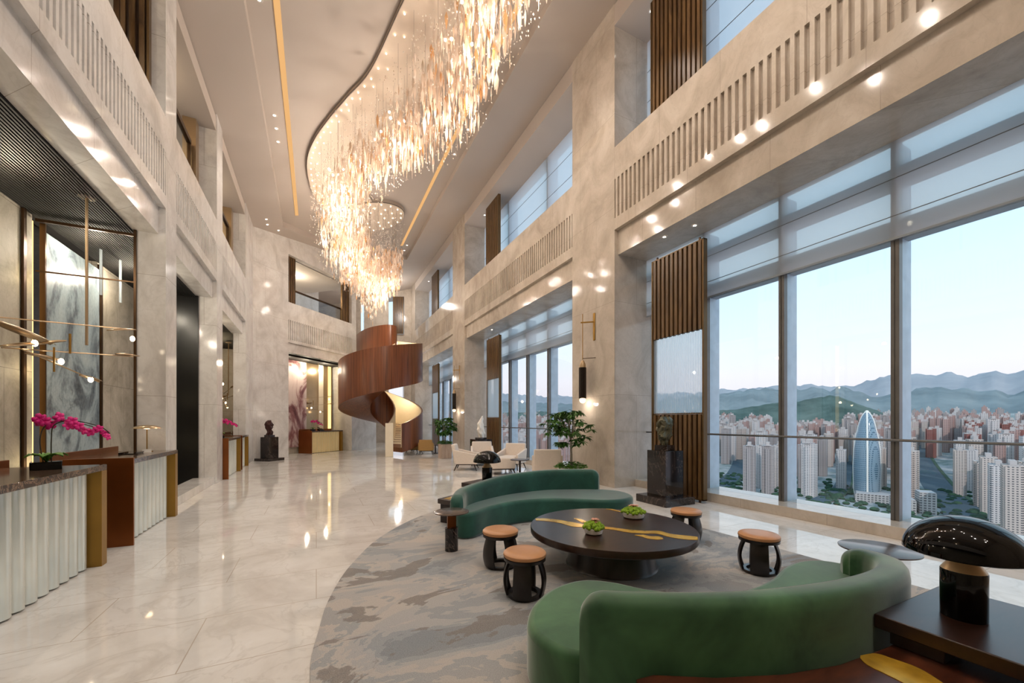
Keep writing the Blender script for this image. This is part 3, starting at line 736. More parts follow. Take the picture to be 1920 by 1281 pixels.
def orchid(x, y, z, rz, label, sc=1.0, flowers=16):
    r = empty('potted_orchid', (x, y, z), rz, label, 'orchid')
    rnd = random.Random(int(abs(x * 77)) + 3)
    MB().box(-.1, .1, -.06, .06, 0, .075).build('pot', M['black'], r, bevel=.004)
    m = MB()
    for a in (.3, 1.2, 2.2, 3.5, 4.6, 5.6):
        pts = [(0, 0, .07), (.04, 0, .13), (.1, 0, .145), (.14, 0, .12)]
        vs = []
        for i, (u, _, w_) in enumerate(pts):
            hw = (.01, .035, .04, .004)[i]
            for s_ in (-1, 0, 1): vs.append((u, s_ * hw, w_ + (.01 if s_ else 0)))
        m.add([tuple(Matrix.Rotation(a, 3, 'Z') @ Vector(v_)) for v_ in vs], [(i * 3 + j, i * 3 + j + 1, i * 3 + j + 4, i * 3 + j + 3) for i in range(3) for j in range(2)])
    m.build('leaves', M['leaf2'], r, solid=.004)
    for off in (0, 1):
        pts = smooth_open([(off * .05 - .02, .01, .06), (-.04 + off * .07, .0, .28), (-.0 + off * .05, 0, .42), (.12 + off * .05, 0, .46), (.3 + off * .05, 0, .4), (.42, 0, .33)], 6)
        MB().tube(pts, .005, 6).build('stem', M['stem'], r)
    for i in range(flowers):
        m = MB()
        u = i / (flowers - 1); x_ = -.06 + .46 * u; z_ = .43 + .04 * math.sin(PI * min(1, u * 1.3)) - .11 * u * u
        petal_flower(m, (x_ + rnd.uniform(-.02, .02), rnd.uniform(-.05, .03), z_ + rnd.uniform(-.05, .04)), .052 * (1 - .35 * u), rnd)
        m.build('flower', M['petal'], r, solid=.003, sharp=30)
    return r
orchid(-2.28, 5.3, 1.045, .35, 'large magenta orchid in a black pot on the nearest reception desk')
orchid(-2.3, 12.85, 1.045, .35, 'magenta orchid on the third reception desk')
orchid(*D(3.62, .62), 1.045, .3, 'small deep pink orchid on the far desk by the stair')
r = empty('desk_phone', (*D(4.1, .6), 1.045), math.atan2(DD.y, DD.x), 'black desk phone on the far reception desk', 'phone')
MB().prism([(-.14, -.08), (.14, -.08), (.14, .08), (-.14, .08)], 0, lambda x, y: .05 + .4 * (y + .08)).build('body', M['black'], r, bevel=.004)
MB().bar((-.1, -.02, .12), (-.1, .1, .17), .04, .03).build('handset', M['black'], r)
r = empty('card_holder', (-2.2, 7.5, 1.045), .2, 'small clear card holder beside the brass desk lamp', 'card holder')
MB().box(-.05, .05, -.02, .02, 0, .012).box(-.05, .05, .012, .016, .012, .05).build('holder', M['whitepot'], r)
r = empty('sign_tray', (-2.32, 7.35, 1.045), 0, 'flat dark tray on the second reception desk', 'tray')
MB().box(-.09, .09, -.15, .15, 0, .01).box(-.09, -.08, -.15, .15, .01, .025).box(.08, .09, -.15, .15, .01, .025).build('tray', M['black'], r)
# ================================================================== SCREENS, BLINDS
def screen(loc, rz, L, H, label, mid=None, flip=1, pins=True):
    """slatted metal and wood screen, local x along its length, front faces local -y"""
    r = empty('slatted_screen', loc, rz, label, 'screen')
    zones = [(0, H)] if mid is None else [(0, mid[0]), (mid[1], H)]
    n = max(3, int(round(L / .115)))
    for z0, z1 in zones:
        m = MB(); p = (L - .06) / n
        for i in range(n):
            x = .03 + (i + .5) * p; m.box(x - p * .29, x + p * .29, -.05, .05, z0 + .02, z1 - .02)
        m.build('slats', M['fin'], r, sharp=None)
        MB().box(.03, L - .03, -.008, .008, z0 + .02, z1 - .02).build('backing', M['walnut'], r, sharp=None)
    MB().box(0, .03, -.05, .05, 0, H).box(L - .03, L, -.05, .05, 0, H).box(0, L, -.05, .05, 0, .02).box(0, L, -.05, .05, H - .02, H).build('frame', M['finframe'], r, sharp=None)
    if mid:
        m = MB(); k = int(L / .058)
        for i in range(k):
            x = .05 + (i + .5) * (L - .1) / k; m.tube([(x, -.02, mid[0]), (x, -.02, mid[1])], .021, 8, False)
        m.build('glass_rods', M['rodglass'], r, sharp=60)
        MB().box(.03, L - .03, -.03, .03, mid[0] - .015, mid[0] + .01).build('rail', M['finframe'], r, sharp=None)
    if pins: MB().box(.1, .13, -.015, .015, -.05, 0).box(L - .13, L - .1, -.015, .015, -.05, 0).box(.1, .13, -.015, .015, H, H + .06).box(L - .13, L - .1, -.015, .015, H, H + .06).build('pivot', M['darkbronze'], r, sharp=None)
    return r
screen((6.35, 6.2, .05), -PI / 2, 1.25, 4.78, 'tall brown slatted screen with a band of glass rods behind the green bronze head', (1.6, 3.12))
screen((6.35, 15.2, .05), -PI / 2, 1.25, 4.78, 'brown slatted screen with glass rod band behind the white carving', (1.6, 3.12))
screen((6.35, 23.8, .05), -PI / 2, 1.3, 4.78, 'narrow looking brown slatted screen with glass rod band behind the far potted tree', (1.6, 3.12))
screen((6.32, 6.2, 7.64), -PI / 2, 1.25, 2.6, 'upper slatted screen on the nearest window ledge at top right', None, pins=False)
screen((6.32, 15.2, 7.64), -PI / 2, 1.25, 2.6, 'upper slatted screen on the second window ledge', None, pins=False)
screen((6.32, 23.8, 7.64), -PI / 2, 1.3, 2.6, 'upper slatted screen on the third, farthest window ledge', None, pins=False)
aD = math.atan2(DD.y, DD.x)
screen((*D(1.64, .2), 6.5), aD, .5, 2.0, 'slatted screen at the left of the diagonal wall gallery opening', None, pins=False)
screen((*D(5.05, .2), 6.5), aD, .5, 2.0, 'slatted screen at the right of the diagonal wall gallery opening', None, pins=False)
screen((4.84, FA(4.84) - .1, 7.64), math.atan2(-.4444, 1), .72, 2.6, 'slatted screen high on the far wall above the spiral stair', None, pins=False)
screen((-2.72, 8.05, 6.35), 0, .4, 2.15, 'dark slatted screen beside the first upper pillar on the left', None, pins=False)

for k, (a, b_) in enumerate(BAYS):
    nm = ['nearest', 'second', 'third, farthest'][k]
    r = empty('roller_blind', (6.94, a, 5.25), label='sheer roller blind half lowered over the %s tall window' % nm, cat='blind')
    L = b_ - a
    nb = 3 if k == 0 else 2
    MB().box(0, .003, .02, L - .02, -1.3, 0).build('fabric', M['blind'], r, sharp=None)
    MB().box(-.008, .012, .02, L - .02, -1.32, -1.295).build('bottom_bar', M['transom'], r, sharp=None)
    m = MB()
    for z in (-.5, -1.0): m.box(-.004, .006, .02, L - .02, z - .004, z + .004)
    m.build('seam', M['alu'], r, sharp=None)
    r = empty('roller_blind', (6.96, a, 10.36), label='pale sheer blind filling the %s upper window' % nm, cat='blind')
    MB().box(0, .003, .02, L - .02, -2.8, 0).build('fabric', M['blind2'], r, sharp=None)
    m = MB()
    for z in (-.7, -1.4, -2.1): m.box(-.004, .006, .02, L - .02, z - .005, z + .005)
    m.build('seam', M['alu'], r, sharp=None)

# ================================================================== SCONCES
def sconce():
    r = empty('wall_sconce', cat='sconce', group=None)
    MB().box(-.02, 0, -.04, .04, -.33, .33).build('wall_plate', M['gold'], r, bevel=.015)
    MB().bar((0, 0, .12), (-.24, .22, .12), .03, .03).build('arm', M['gold'], r)
    rd_ = MB().tube([(-.2, .2, .33), (-.2, .2, -.78)], .009, 8).build('rod', M['gold'], r)
    MB().bar((0, -.05, -.75), (-.2, .2, -.75), .014, .014).build('lower_arm', M['darkbronze'], r)
    MB().lathe([(.035, -.8), (.075, -.9), (.078, -.97)], (-.2, .2, 0), 24).build('cap', M['goldlite'], rd_)
    m = MB()
    for i in range(16):
        a = 2 * PI * i / 16; m.tube([(-.2 + .078 * math.cos(a), .2 + .078 * math.sin(a), -.97), (-.2 + .078 * math.cos(a), .2 + .078 * math.sin(a), -1.72)], .013, 6)
    m.lathe([(.066, -.97), (.066, -1.7)], (-.2, .2, 0), 20).build('ribbed_body', M['smokeglass'], r)
    MB().sphere((-.2, .2, -1.76), .075, 20, 12).build('globe', M['globe'], r)
    return r
M['smokeglass'] = simple('smoked_glass_ribs', '#2e2622', .12, .2, .1)
M['globe'] = emis('lit_globe', '#ffe0b4', 3.0)
s0 = sconce()
for i, (y, lb) in enumerate([(7.72, 'tall brass wall sconce with smoked ribbed body on the nearest pillar'), (17.75, 'brass wall sconce on the second pillar, above the far potted tree'), (-2.2, 'brass wall sconce on the pillar behind the viewpoint')]):
    if i == 2: continue
    o = s0 if i == 0 else copy_tree(s0); place(o, (6.0, y, 3.77), 0, lb, 'wall sconces on the window pillars')
for i, (x, y, z) in enumerate([(6.35, 5.9, 5.248), (6.5, 5.3, 5.248), (6.45, 15.0, 5.248), (6.5, 6.4, 10.368), (6.5, 15.9, 10.368), (6.4, 25, 10.368), (-.96, 8.79, 0), (-.97, 11.94, 0), (-.97, 12.45, 0), (-.97, 13.02, 0), (-1.67, 17.32, 0), (-1.68, 17.77, 0), (-1.35, 18.31, 0), (4.27, 11.84, 0), (4.25, 12.47, 0), (4.25, 13.13, 0), (4.23, 21.0, 0), (4.23, 21.7, 0)]):
    inset = .22 if (-1.18 < x < 4.53 and z == 0) else 0
    zz = z or zc(x) + inset - .004
    r = empty('recessed_downlight', (x, y, zz), label=['small recessed downlight in the %s' % ('window recess soffit' if z else 'main ceiling tray' if inset else 'ceiling border by the diagonal wall')][0], cat='downlight', group='recessed downlights in the ' + ('window recesses' if z else 'ceiling tray' if inset else 'ceiling border'))
    MB().lathe([(.03, -.004), (.055, -.006), (.06, 0)], n=20, close=False).build('trim_ring', M['plaster_w'], r)
    MB().lathe([(.0001, -.003), (.04, -.003)], n=16, close=False).build('lens', M['down'], r)

# ================================================================== ARMCHAIRS
def armchair(mat, label, s=1.0):
    r = empty('armchair', label=label, cat='armchair'); r.scale = (s, s, s)
    sb_ = MB().box(-.31, .31, -.36, .24, .2, .32).build('seat_base', mat, r, bevel=.02, seg=3)
    MB().box(-.28, .28, -.37, .2, .32, .42).build('seat_cushion', mat, sb_, bevel=.035, seg=3)
    m = MB(); m.add([(-.36, .2, .2), (.36, .2, .2), (.36, .33, .2), (-.36, .33, .2), (-.34, .33, .79), (.34, .33, .79), (.34, .44, .79), (-.34, .44, .79)], [(0, 3, 2, 1), (4, 5, 6, 7), (0, 1, 5, 4), (1, 2, 6, 5), (2, 3, 7, 6), (3, 0, 4, 7)])
    m.build('backrest', mat, r, bevel=.03, seg=3)
    for sx in (-1, 1):
        x0, x1 = sorted((sx * .31, sx * .39)); m = MB()
        m.add([(x0, -.36, .2), (x1, -.36, .2), (x1, .3, .2), (x0, .3, .2), (x0, -.36, .48), (x1, -.36, .48), (x1, .38, .64), (x0, .38, .64)], [(0, 3, 2, 1), (4, 5, 6, 7), (0, 1, 5, 4), (1, 2, 6, 5), (2, 3, 7, 6), (3, 0, 4, 7)])
        m.build('armrest', mat, r, bevel=.02, seg=3)
        for sy in (-1, 1):
            MB().tube([(sx * .3, sy * .25, .2), (sx * .36, sy * .34, 0)], [.022, .014], 8).build('leg', M['leg'], r)
    MB().box(-.33, .33, -.3, .28, .17, .2).build('under_frame', M['leg'], r)
    return r
a0 = armchair(M['cream'], None)
for i, (x, y, a, lb) in enumerate([(4.2, 11.75, 64, 'cream armchair seen from the side, leftmost of the window group'),
                                   (5.1, 12.7, -20, 'cream armchair facing the room in front of the dark pedestal'),
                                   (5.5, 11.25, -50, 'cream armchair nearest the tall window mullions'),
                                   (5.42, 8.95, 150, 'cream armchair with its back to us beside the large potted tree')]):
    o = a0 if i == 0 else copy_tree(a0); place(o, (x, y, 0), math.radians(a), lb, 'cream armchairs by the windows')
r = empty('upholstered_bench', (4.72, 10.4, 0), math.radians(-15), 'low cream upholstered seat on dark legs behind the small dome lamp', 'seat')
MB().box(-.4, .4, -.33, .33, .17, .47).build('seat', M['cream'], r, bevel=.03, seg=3)
MB().box(-.38, .38, -.3, .3, .14, .17).build('under_frame', M['leg'], r)
for sx in (-1, 1):
    for sy in (-1, 1): MB().tube([(sx * .34, sy * .26, .15), (sx * .4, sy * .32, 0)], [.022, .014], 8).build('leg', M['leg'], r)
t0 = armchair(M['tan'], None, .85)
place(t0, (4.5, 18.0, 0), math.radians(160), 'tan armchair with its back to us, far off beside the wooden planter', 'tan armchairs far down the hall')
t1 = copy_tree(t0); place(t1, (4.15, 18.95, 0), math.radians(100), 'tan armchair seen from the side, the farther one left of its pair', 'tan armchairs far down the hall')
t2 = armchair(M['cream'], 'small looking white armchair behind the two tan ones', .85); place(t2, (4.4, 19.8, 0), math.radians(20))
def small_round(x, y, rad, h, label, mat):
    r = empty('round_side_table', (x, y, 0), label=label, cat='side table')
    MB().lathe([(rad, h - .02), (rad, h)], n=40).build('tabletop', mat, r)
    MB().lathe([(rad * .6, 0), (rad * .5, .02), (.03, .03), (.03, h - .02)], n=24).build('pedestal', M['leg'], r)
small_round(4.98, 9.65, .26, .46, 'small dark round table among the cream armchairs', M['wenge'])
small_round(5.0, 18.3, .3, .4, 'small dark round table beside the tan armchairs', M['wenge'])

# ================================================================== PLANTS
def tree(x, y, zpot, label, crown_z, crown_r, crown_h, trunk_x, pot='round', seed=1):
    r = empty('potted_tree', (x, y, 0), label=label, cat='potted tree'); rnd = random.Random(seed)
    if pot == 'round': MB().lathe([(.2, 0), (.3, zpot * .5), (.31, zpot), (.28, zpot), (.27, zpot - .04)], n=40).build('planter', M['whitepot'], r, sharp=40)
    else:
        m = MB().box(-.22, .22, -.22, .22, 0, zpot); m.build('planter', M['plankpot'], r, bevel=.006)
    tr = MB().tube([(0, 0, zpot - .05), (.02, .01, zpot + .3), (-.01, 0, crown_z - crown_h * .3), (trunk_x, 0, crown_z + crown_h * .3)], [.035, .028, .024, .01], 8)
    tips = []
    for i in range(80):
        a = rnd.uniform(0, 2 * PI); q = math.sqrt(rnd.random()) * crown_r; u = rnd.uniform(-1, 1)
        q *= math.sqrt(max(.12, 1 - (u * .9) ** 2)); tips.append(Vector((trunk_x + q * math.cos(a), q * math.sin(a), crown_z + u * crown_h / 2)))
    for tpt in tips[:20]: tr.tube([(0, 0, crown_z - crown_h * .35), (tpt.x * .5, tpt.y * .5, (crown_z + tpt.z) / 2 + .02), tuple(tpt)], [.012, .008, .004], 5)
    tr.build('trunk', M['bark'], r)
    m = MB()
    def leaf(m, c, d, Ln, wd, droop):
        s = d.cross(Vector((0, 0, 1))).normalized(); p1 = c + d * Ln * .5 + Vector((0, 0, -droop * .3)); p2 = c + d * Ln + Vector((0, 0, -droop))
        m.add([c, p1 + s * wd, p2, p1 - s * wd, p1 + Vector((0, 0, -.012))], [(0, 1, 4), (1, 2, 4), (2, 3, 4), (3, 0, 4)])
    for tp in tips:
        for k in range(14):
            a = rnd.uniform(0, 2 * PI); d = Vector((math.cos(a), math.sin(a), rnd.uniform(-.5, .35))).normalized()
            leaf(m, tp, d, rnd.uniform(.1, .18), rnd.uniform(.022, .036), rnd.uniform(.02, .1))
    m.build('foliage', M['leaf'], r, sharp=None)
    m = MB()
    for i in range(420):
        a = rnd.uniform(0, 2 * PI); q = .38 * math.sqrt(rnd.random()); 
        if pot != 'round': q *= .75
        b = rnd.uniform(0, 2 * PI)
        leaf(m, Vector((q * math.cos(a), q * math.sin(a), zpot + .02 + .13 * (1 - (q / .4) ** 2) * rnd.random())), Vector((math.cos(b), math.sin(b), rnd.uniform(-.1, .6))), rnd.uniform(.05, .1), .025, .02)
    m.build('underplanting', M['leaf2'], r, sharp=None)
M['plankpot'] = wood('pale_plank_planter', '#a08b7c', '#c4b2a4', .5)
tree(5.32, 7.72, .42, 'large potted tree in a white pot in front of the nearest marble pillar', 1.36, .56, .78, -.1, 'round', 3)
tree(4.68, 15.7, .58, 'smaller looking potted tree in a square pale planter, far down the hall', 1.32, .46, .7, 0, 'square', 5)

# ================================================================== BRASS MOBILE LAMPS
def mobile(loc, label, full=True):
    r = empty('hanging_lamp', loc, label=label, cat='hanging lamp')
    L = Vector((2.71, -7.17, -2.55)); V = lambda x, y, z: Vector((x, y, z)) + L
    MB().tube([(0, 0, 1.9), (0, 0, -.05)], .016, 8).build('pole', M['goldlite'], r)
    MB().lathe([(.09, 1.885), (.09, 1.905)], n=24).build('ceiling_rose', M['goldlite'], r)
    arms = [(V(-3.04, 6.17, 2.6), V(-2.46, 7.67, 2.84)), (V(-3.15, 6.5, 2.32), V(-2.45, 7.8, 2.46)), (V(-3.0, 6.5, 2.32), V(-2.69, 7.45, 2.04))]
    for a, b_ in arms: MB().tube([a, b_], .008, 6).build('arm', M['goldlite'], r)
    MB().tube([V(-2.78, 6.95, 2.35), V(-2.78, 6.95, 2.6)], .012, 6).build('link', M['gold'], r)
    MB().tube([V(-2.86, 6.8, 2.1), V(-2.86, 6.8, 2.4)], .01, 6).build('link', M['gold'], r)
    for a, b_, w_ in ((V(-3.04, 6.12, 2.55), V(-2.95, 7.0, 2.45), .07), (V(-3.13, 6.44, 2.32), V(-2.95, 6.85, 2.44), .06), (V(-3.0, 6.6, 2.28), V(-2.85, 6.95, 2.25), .05), (V(-3.0, 6.8, 2.42), V(-2.8, 6.92, 2.5), .05), (V(-2.6, 7.45, 2.76), V(-2.4, 7.75, 2.85), .045), (V(-2.55, 7.55, 2.45), V(-2.38, 7.82, 2.47), .04), (V(-2.78, 7.2, 2.1), V(-2.68, 7.48, 2.05), .045)):
        d = b_ - a; m = MB(); N = 10; vs = []
        s = d.cross(Vector((0, 0, 1))).normalized()
        for i in range(N + 1):
            u = i / N; w2 = w_ * math.sin(PI * (.12 + .8 * u)) ** .7
            for k in range(5):
                q = PI * k / 4; vs.append(a + d * u + s * math.cos(q) * w2 + Vector((0, 0, math.sin(q) * w2 * .6)))
        m.add(vs, [(i * 5 + k, i * 5 + k + 1, (i + 1) * 5 + k + 1, (i + 1) * 5 + k) for i in range(N) for k in range(4)])
        m.build('leaf_shade', M['goldlite'], r, solid=.004, sharp=60)
    for p in (V(-2.98, 6.7, 2.42), V(-2.84, 6.9, 2.24), V(-2.72, 7.3, 2.06), V(-2.36, 7.51, 2.68)):
        MB().sphere(p, .028, 12, 8, (1, 1, 1.4)).build('bulb', M['bulb_hot'], r)
    return r
mobile((-2.71, 7.17, 2.55), 'brass leaf mobile lamp hanging over the nearest reception desks')
m2 = mobile((-2.9, 14.4, 2.5), 'brass leaf mobile lamp hanging over the third reception desk')
m3 = mobile((*D(4.2, .85), 2.45), 'brass leaf mobile lamp hanging over the far desk by the stair'); m3.rotation_euler = (0, 0, -.9)
hr = empty('glass_rod_cluster', (-3.3, 9.2, 4.46), label='slim glass rods hanging in front of the blue ink painting', cat='hanging lamp')
for i, (dx, dy, ln) in enumerate([(0, 0, .8), (.1, .45, .8), (.3, 1.0, .6), (.1, 1.6, .7)]):
    MB().tube([(dx, dy, 0), (dx, dy, -ln)], .02, 8).build('rod', M['rodglass'], hr)

# ================================================================== SPIRAL STAIR
SC = Vector((2.73, 19.3)); A0 = math.radians(-26.16)
r = empty('spiral_staircase', (SC.x, SC.y, 0), label='spiral staircase with reddish walnut balustrade and lit cream inner lining', cat='staircase')
def zb(ph): return max(.0, 1.92 + 1.42 * (ph + 180) / 180)
def hh(ph):
    ks = [(-420, 1.2), (-330, 1.45), (-180, 2.02), (0, 1.78), (195, 1.35)]
    for (a, ha), (b_, hb) in zip(ks, ks[1:]):
        if ph <= b_: return ha + (hb - ha) * (ph - a) / (b_ - a)
    return ks[-1][1]
def helix(rad, th, ph0, ph1, zlo, zhi, N=150):
    m = MB(); vs = []
    for i in range(N + 1):
        ph = ph0 + (ph1 - ph0) * i / N; a = math.radians(ph) + A0; rr = rad(ph) if callable(rad) else rad
        for q, z in ((rr, zlo(ph)), (rr, zhi(ph)), (rr - th, zhi(ph)), (rr - th, zlo(ph))):
            vs.append((q * math.cos(a), q * math.sin(a), z))
    fs = [(i * 4 + k, i * 4 + (k + 1) % 4, (i + 1) * 4 + (k + 1) % 4, (i + 1) * 4 + k) for i in range(N) for k in range(4)]
    fs += [(0, 3, 2, 1), tuple(N * 4 + k for k in range(4))]
    return m.add(vs, fs)
P0, P1 = -405, 100
helix(1.86, .05, P0, P1, zb, lambda p: zb(p) + hh(p)).build('outer_balustrade', M['stairwood'], r, sharp=30)
helix(1.805, .05, P0, P1, lambda p: zb(p) + .22, lambda p: zb(p) + hh(p) - .01).build('outer_lining', M['stairlit'], r, sharp=30)
helix(.62, .05, P0, P1, lambda p: zb(p) + .22, lambda p: zb(p) + hh(p)).build('inner_lining', M['stairlit'], r, sharp=30)
helix(.565, .05, P0, P1, zb, lambda p: zb(p) + hh(p)).build('inner_balustrade', M['stairwood'], r, sharp=30)
helix(1.81, 1.3, P0, P1, zb, lambda p: zb(p) + .2).build('soffit', M['stairwood'], r, sharp=30)
m = MB(); N = 40
for i in range(N):
    ph = P0 + 15 + (P1 - P0 - 15) * i / N; a0_ = math.radians(ph) + A0; a1_ = math.radians(ph + 15.5) + A0; z = zb(ph) + .28
    m.prism([(.62 * math.cos(a0_), .62 * math.sin(a0_)), (1.76 * math.cos(a0_), 1.76 * math.sin(a0_)), (1.76 * math.cos(a1_), 1.76 * math.sin(a1_)), (.62 * math.cos(a1_), .62 * math.sin(a1_))], z - .1, z)
m.build('treads', M['stairlit'], r, sharp=None)
def wallpath(pts, th, z0, z1, name, mat):
    pts = smooth_open(pts, 8); m = MB(); vs = []; n = len(pts)
    for i, p in enumerate(pts):
        t_ = (Vector(pts[min(i + 1, n - 1)]) - Vector(pts[max(i - 1, 0)])).normalized(); nn = Vector((-t_.y, t_.x)); p = Vector(p)
        for o, z in ((0, z0), (0, z1), (th, z1), (th, z0)): q = p + nn * o; vs.append((q.x - SC.x, q.y - SC.y, z))
    fs = [(i * 4 + k, i * 4 + (k + 1) % 4, (i + 1) * 4 + (k + 1) % 4, (i + 1) * 4 + k) for i in range(n - 1) for k in range(4)]
    m.add(vs, fs + [(0, 3, 2, 1), tuple((n - 1) * 4 + k for k in range(4))]).build(name, mat, r, sharp=30)
wallpath([(1.86, 21.9), (2.0, 20.9), (2.3, 19.9), (2.75, 19.15), (3.15, 18.95), (3.42, 19.25), (3.4, 19.7)], .05, 4.7, 5.95, 'landing_guard', M['stairwood'])
wallpath([(1.93, 21.92), (2.07, 20.93), (2.37, 19.95), (2.79, 19.24), (3.13, 19.06), (3.34, 19.3), (3.33, 19.7)], .03, 4.75, 5.93, 'landing_lining', M['stairlit'])
MB().box(-.12, .2, -1.92, -1.86, 0, 1.42, -.2).build('newel', M['stairlit'], r, bevel=.01)
m = MB().prism([(1.9 - SC.x, 22.2 - SC.y), (2.3 - SC.x, 20.4 - SC.y), (3.0 - SC.x, 21.0 - SC.y), (3.2 - SC.x, 29.5 - SC.y), (1.2 - SC.x, 30.3 - SC.y)], 4.55, 4.85)
m.build('landing', M['stairwood'], r, sharp=None)

# ================================================================== CHANDELIER
ch = empty('chandelier', (1.5, 10, 9.7), label='huge ribbon shaped chandelier of hanging glass leaves and beads ending in a round cone', cat='chandelier')
CO = Matrix.Translation((-1.5, -10, -9.7))
LE = [(2.2, 2.5), (2.15, 4.5), (2.0, 6.4), (1.6, 7.96), (1.17, 9.89), (.7, 10.9), (.28, 11.8), (-.06, 12.7), (-.25, 13.7), (-.2, 15.0), (.05, 16.3), (.6, 17.5), (1.2, 18.2)]
RE = [(3.6, 2.5), (3.5, 4.5), (3.4, 6.3), (3.45, 8.2), (3.3, 9.7), (2.6, 10.7), (2.0, 11.6), (1.6, 12.8), (1.5, 13.9), (1.6, 15.0), (1.8, 15.8), (2.0, 16.4), (2.0, 17)]
poly = smooth_open(LE, 4) + smooth_open(RE, 4)[::-1]
pl = lambda x, y: zc(x) + .2
M['canopy'] = simple('warm_white_canopy', '#c9b9a8', .5, 0, .02); M['rim'] = simple('dark_canopy_rim', '#6d625a', .4)
def strip_mesh(L_, R_, za, zb_):
    m = MB(); n = min(len(L_), len(R_)); vs = []
    for l_, r_ in zip(L_, R_):
        vs += [(l_[0], l_[1], zc(l_[0]) + za), (r_[0], r_[1], zc(r_[0]) + za), (l_[0], l_[1], zc(l_[0]) + zb_), (r_[0], r_[1], zc(r_[0]) + zb_)]
    fs = []
    for i in range(n - 1):
        a = 4 * i; b_ = a + 4; fs += [(a, a + 1, b_ + 1, b_), (a + 2, b_ + 2, b_ + 3, a + 3), (a, b_, b_ + 2, a + 2), (a + 1, a + 3, b_ + 3, b_ + 1)]
    return m.add(vs, fs)
LS = smooth_open(LE, 6); RS = smooth_open(RE, 6)
rc_ = strip_mesh(LS, RS, .10, .22).xf(CO).build('ribbon_canopy', M['canopy'], ch, sharp=30)
MB().tube([(x, y, zc(x) + .12) for x, y in LS], .018, 6).xf(CO).build('canopy_rim', M['rim'], rc_)
MB().tube([(x, y, zc(x) + .12) for x, y in RS], .018, 6).xf(CO).build('canopy_rim', M['rim'], rc_)
RC = (2.09, 17.5); 
rd2 = MB().prism(disc_poly(*RC, 1.3, 64), lambda x, y: zc(x) + .06, lambda x, y: zc(x) + .22).xf(CO).build('round_canopy', M['canopy'], ch, sharp=30)
MB().tube([(x, y, zc(x) + .08) for x, y in disc_poly(*RC, 1.3, 64)] + [(RC[0] + 1.3, RC[1], zc(RC[0] + 1.3) + .08)], .016, 6).xf(CO).build('canopy_rim', M['rim'], rd2)
rnd = random.Random(11)
def lerp_edge(u):
    i = u * (len(LS) - 1); j = min(int(i), len(LS) - 2); f = i - j
    a = Vector(LS[j]).lerp(Vector(LS[j + 1]), f); b_ = Vector(RS[j]).lerp(Vector(RS[j + 1]), f); return a, b_
leaves = []; beads = []; bulbs = []; wires = MB(); big = []
def prof_bot(y, v):
    zb_ = 8.35 if y < 10.5 else 8.35 - (y - 10.5) * .17
    return zb_ + .35 * abs(2 * v - 1) ** 2
for i in range(850):
    u = rnd.random(); v = rnd.uniform(.12, .96); a, b_ = lerp_edge(u); p = a.lerp(b_, v)
    zt = zc(p.x) - .55 - rnd.uniform(0, .7) - .5 * max(0, .35 - v); zbm = prof_bot(p.y, v) + rnd.uniform(-.3, .5)
    z = zt
    while z > zbm:
        L_ = rnd.uniform(.2, .36); leaves.append((p.x + rnd.uniform(-.02, .02), p.y + rnd.uniform(-.02, .02), z, L_)); z -= L_ + rnd.uniform(0, .12)
    if i % 4 == 0: wires.box(p.x - .002, p.x + .002, p.y - .002, p.y + .002, zt, zc(p.x) + .1)
for i in range(330):
    u = rnd.uniform(.12, .5); v = rnd.uniform(.25, .97); a, b_ = lerp_edge(u); p = a.lerp(b_, v)
    z = zc(p.x) - .5 - rnd.uniform(0, .5); zbm = prof_bot(p.y, v) + rnd.uniform(-.2, .4)
    while z > zbm:
        L_ = rnd.uniform(.3, .45); leaves.append((p.x, p.y, z, L_)); z -= L_ * .96
for i in range(330):
    a = rnd.uniform(0, 2 * PI); q = 1.25 * math.sqrt(rnd.random()); x = RC[0] + q * math.cos(a); y = RC[1] + q * math.sin(a)
    zt = zc(x) - 1.3 - rnd.uniform(0, .5); k = q / 1.25
    zbm = 7.35 + rnd.uniform(-.15, .4) if k > .75 else (7.2 - (.75 - k) * 2.1 + rnd.uniform(-.2, .3))
    z = zt
    while z > zbm:
        L_ = rnd.uniform(.16, .3); leaves.append((x, y, z, L_)); z -= L_ + rnd.uniform(0, .12)
    if i % 3 == 0: wires.box(x - .002, x + .002, y - .002, y + .002, zt, zc(x) + .06)
for i in range(9000):
    if i < 6500:
        u = rnd.random(); v = rnd.uniform(.03, 1.0); a, b_ = lerp_edge(u); p = a.lerp(b_, v); x, y = p.x, p.y; lo = prof_bot(y, v) - .5
        hi = zc(x) - .25; z = lo + (hi - lo) * rnd.random() ** 1.1
    else:
        a = rnd.uniform(0, 2 * PI); q = 1.3 * math.sqrt(rnd.random()); x = RC[0] + q * math.cos(a); y = RC[1] + q * math.sin(a)
        lo = 7.3 if q > .9 else 7.1 - (.9 - q) * 1.9; z = rnd.uniform(lo, zc(x) - .2)
    beads.append((x, y, z, rnd.uniform(.008, .017)))
for i in range(70):
    u = rnd.random(); a, b_ = lerp_edge(u); p = a.lerp(b_, rnd.uniform(.2, .85)); bulbs.append((p.x, p.y, rnd.uniform(8.5, zc(p.x) - .7), .03))
for i in range(14):
    a = rnd.uniform(0, 2 * PI); q = 1.1 * math.sqrt(rnd.random()); bulbs.append((RC[0] + q * math.cos(a), RC[1] + q * math.sin(a), rnd.uniform(7.3, 8.4), .03))
for i in range(46):
    a, b_ = lerp_edge((i + .5) / 46 * .98); p = a.lerp(b_, .06); bulbs.append((p.x, p.y, zc(p.x) + .08, .015))
    if i % 2: p = a.lerp(b_, .16); bulbs.append((p.x, p.y, zc(p.x) + .08, .013))
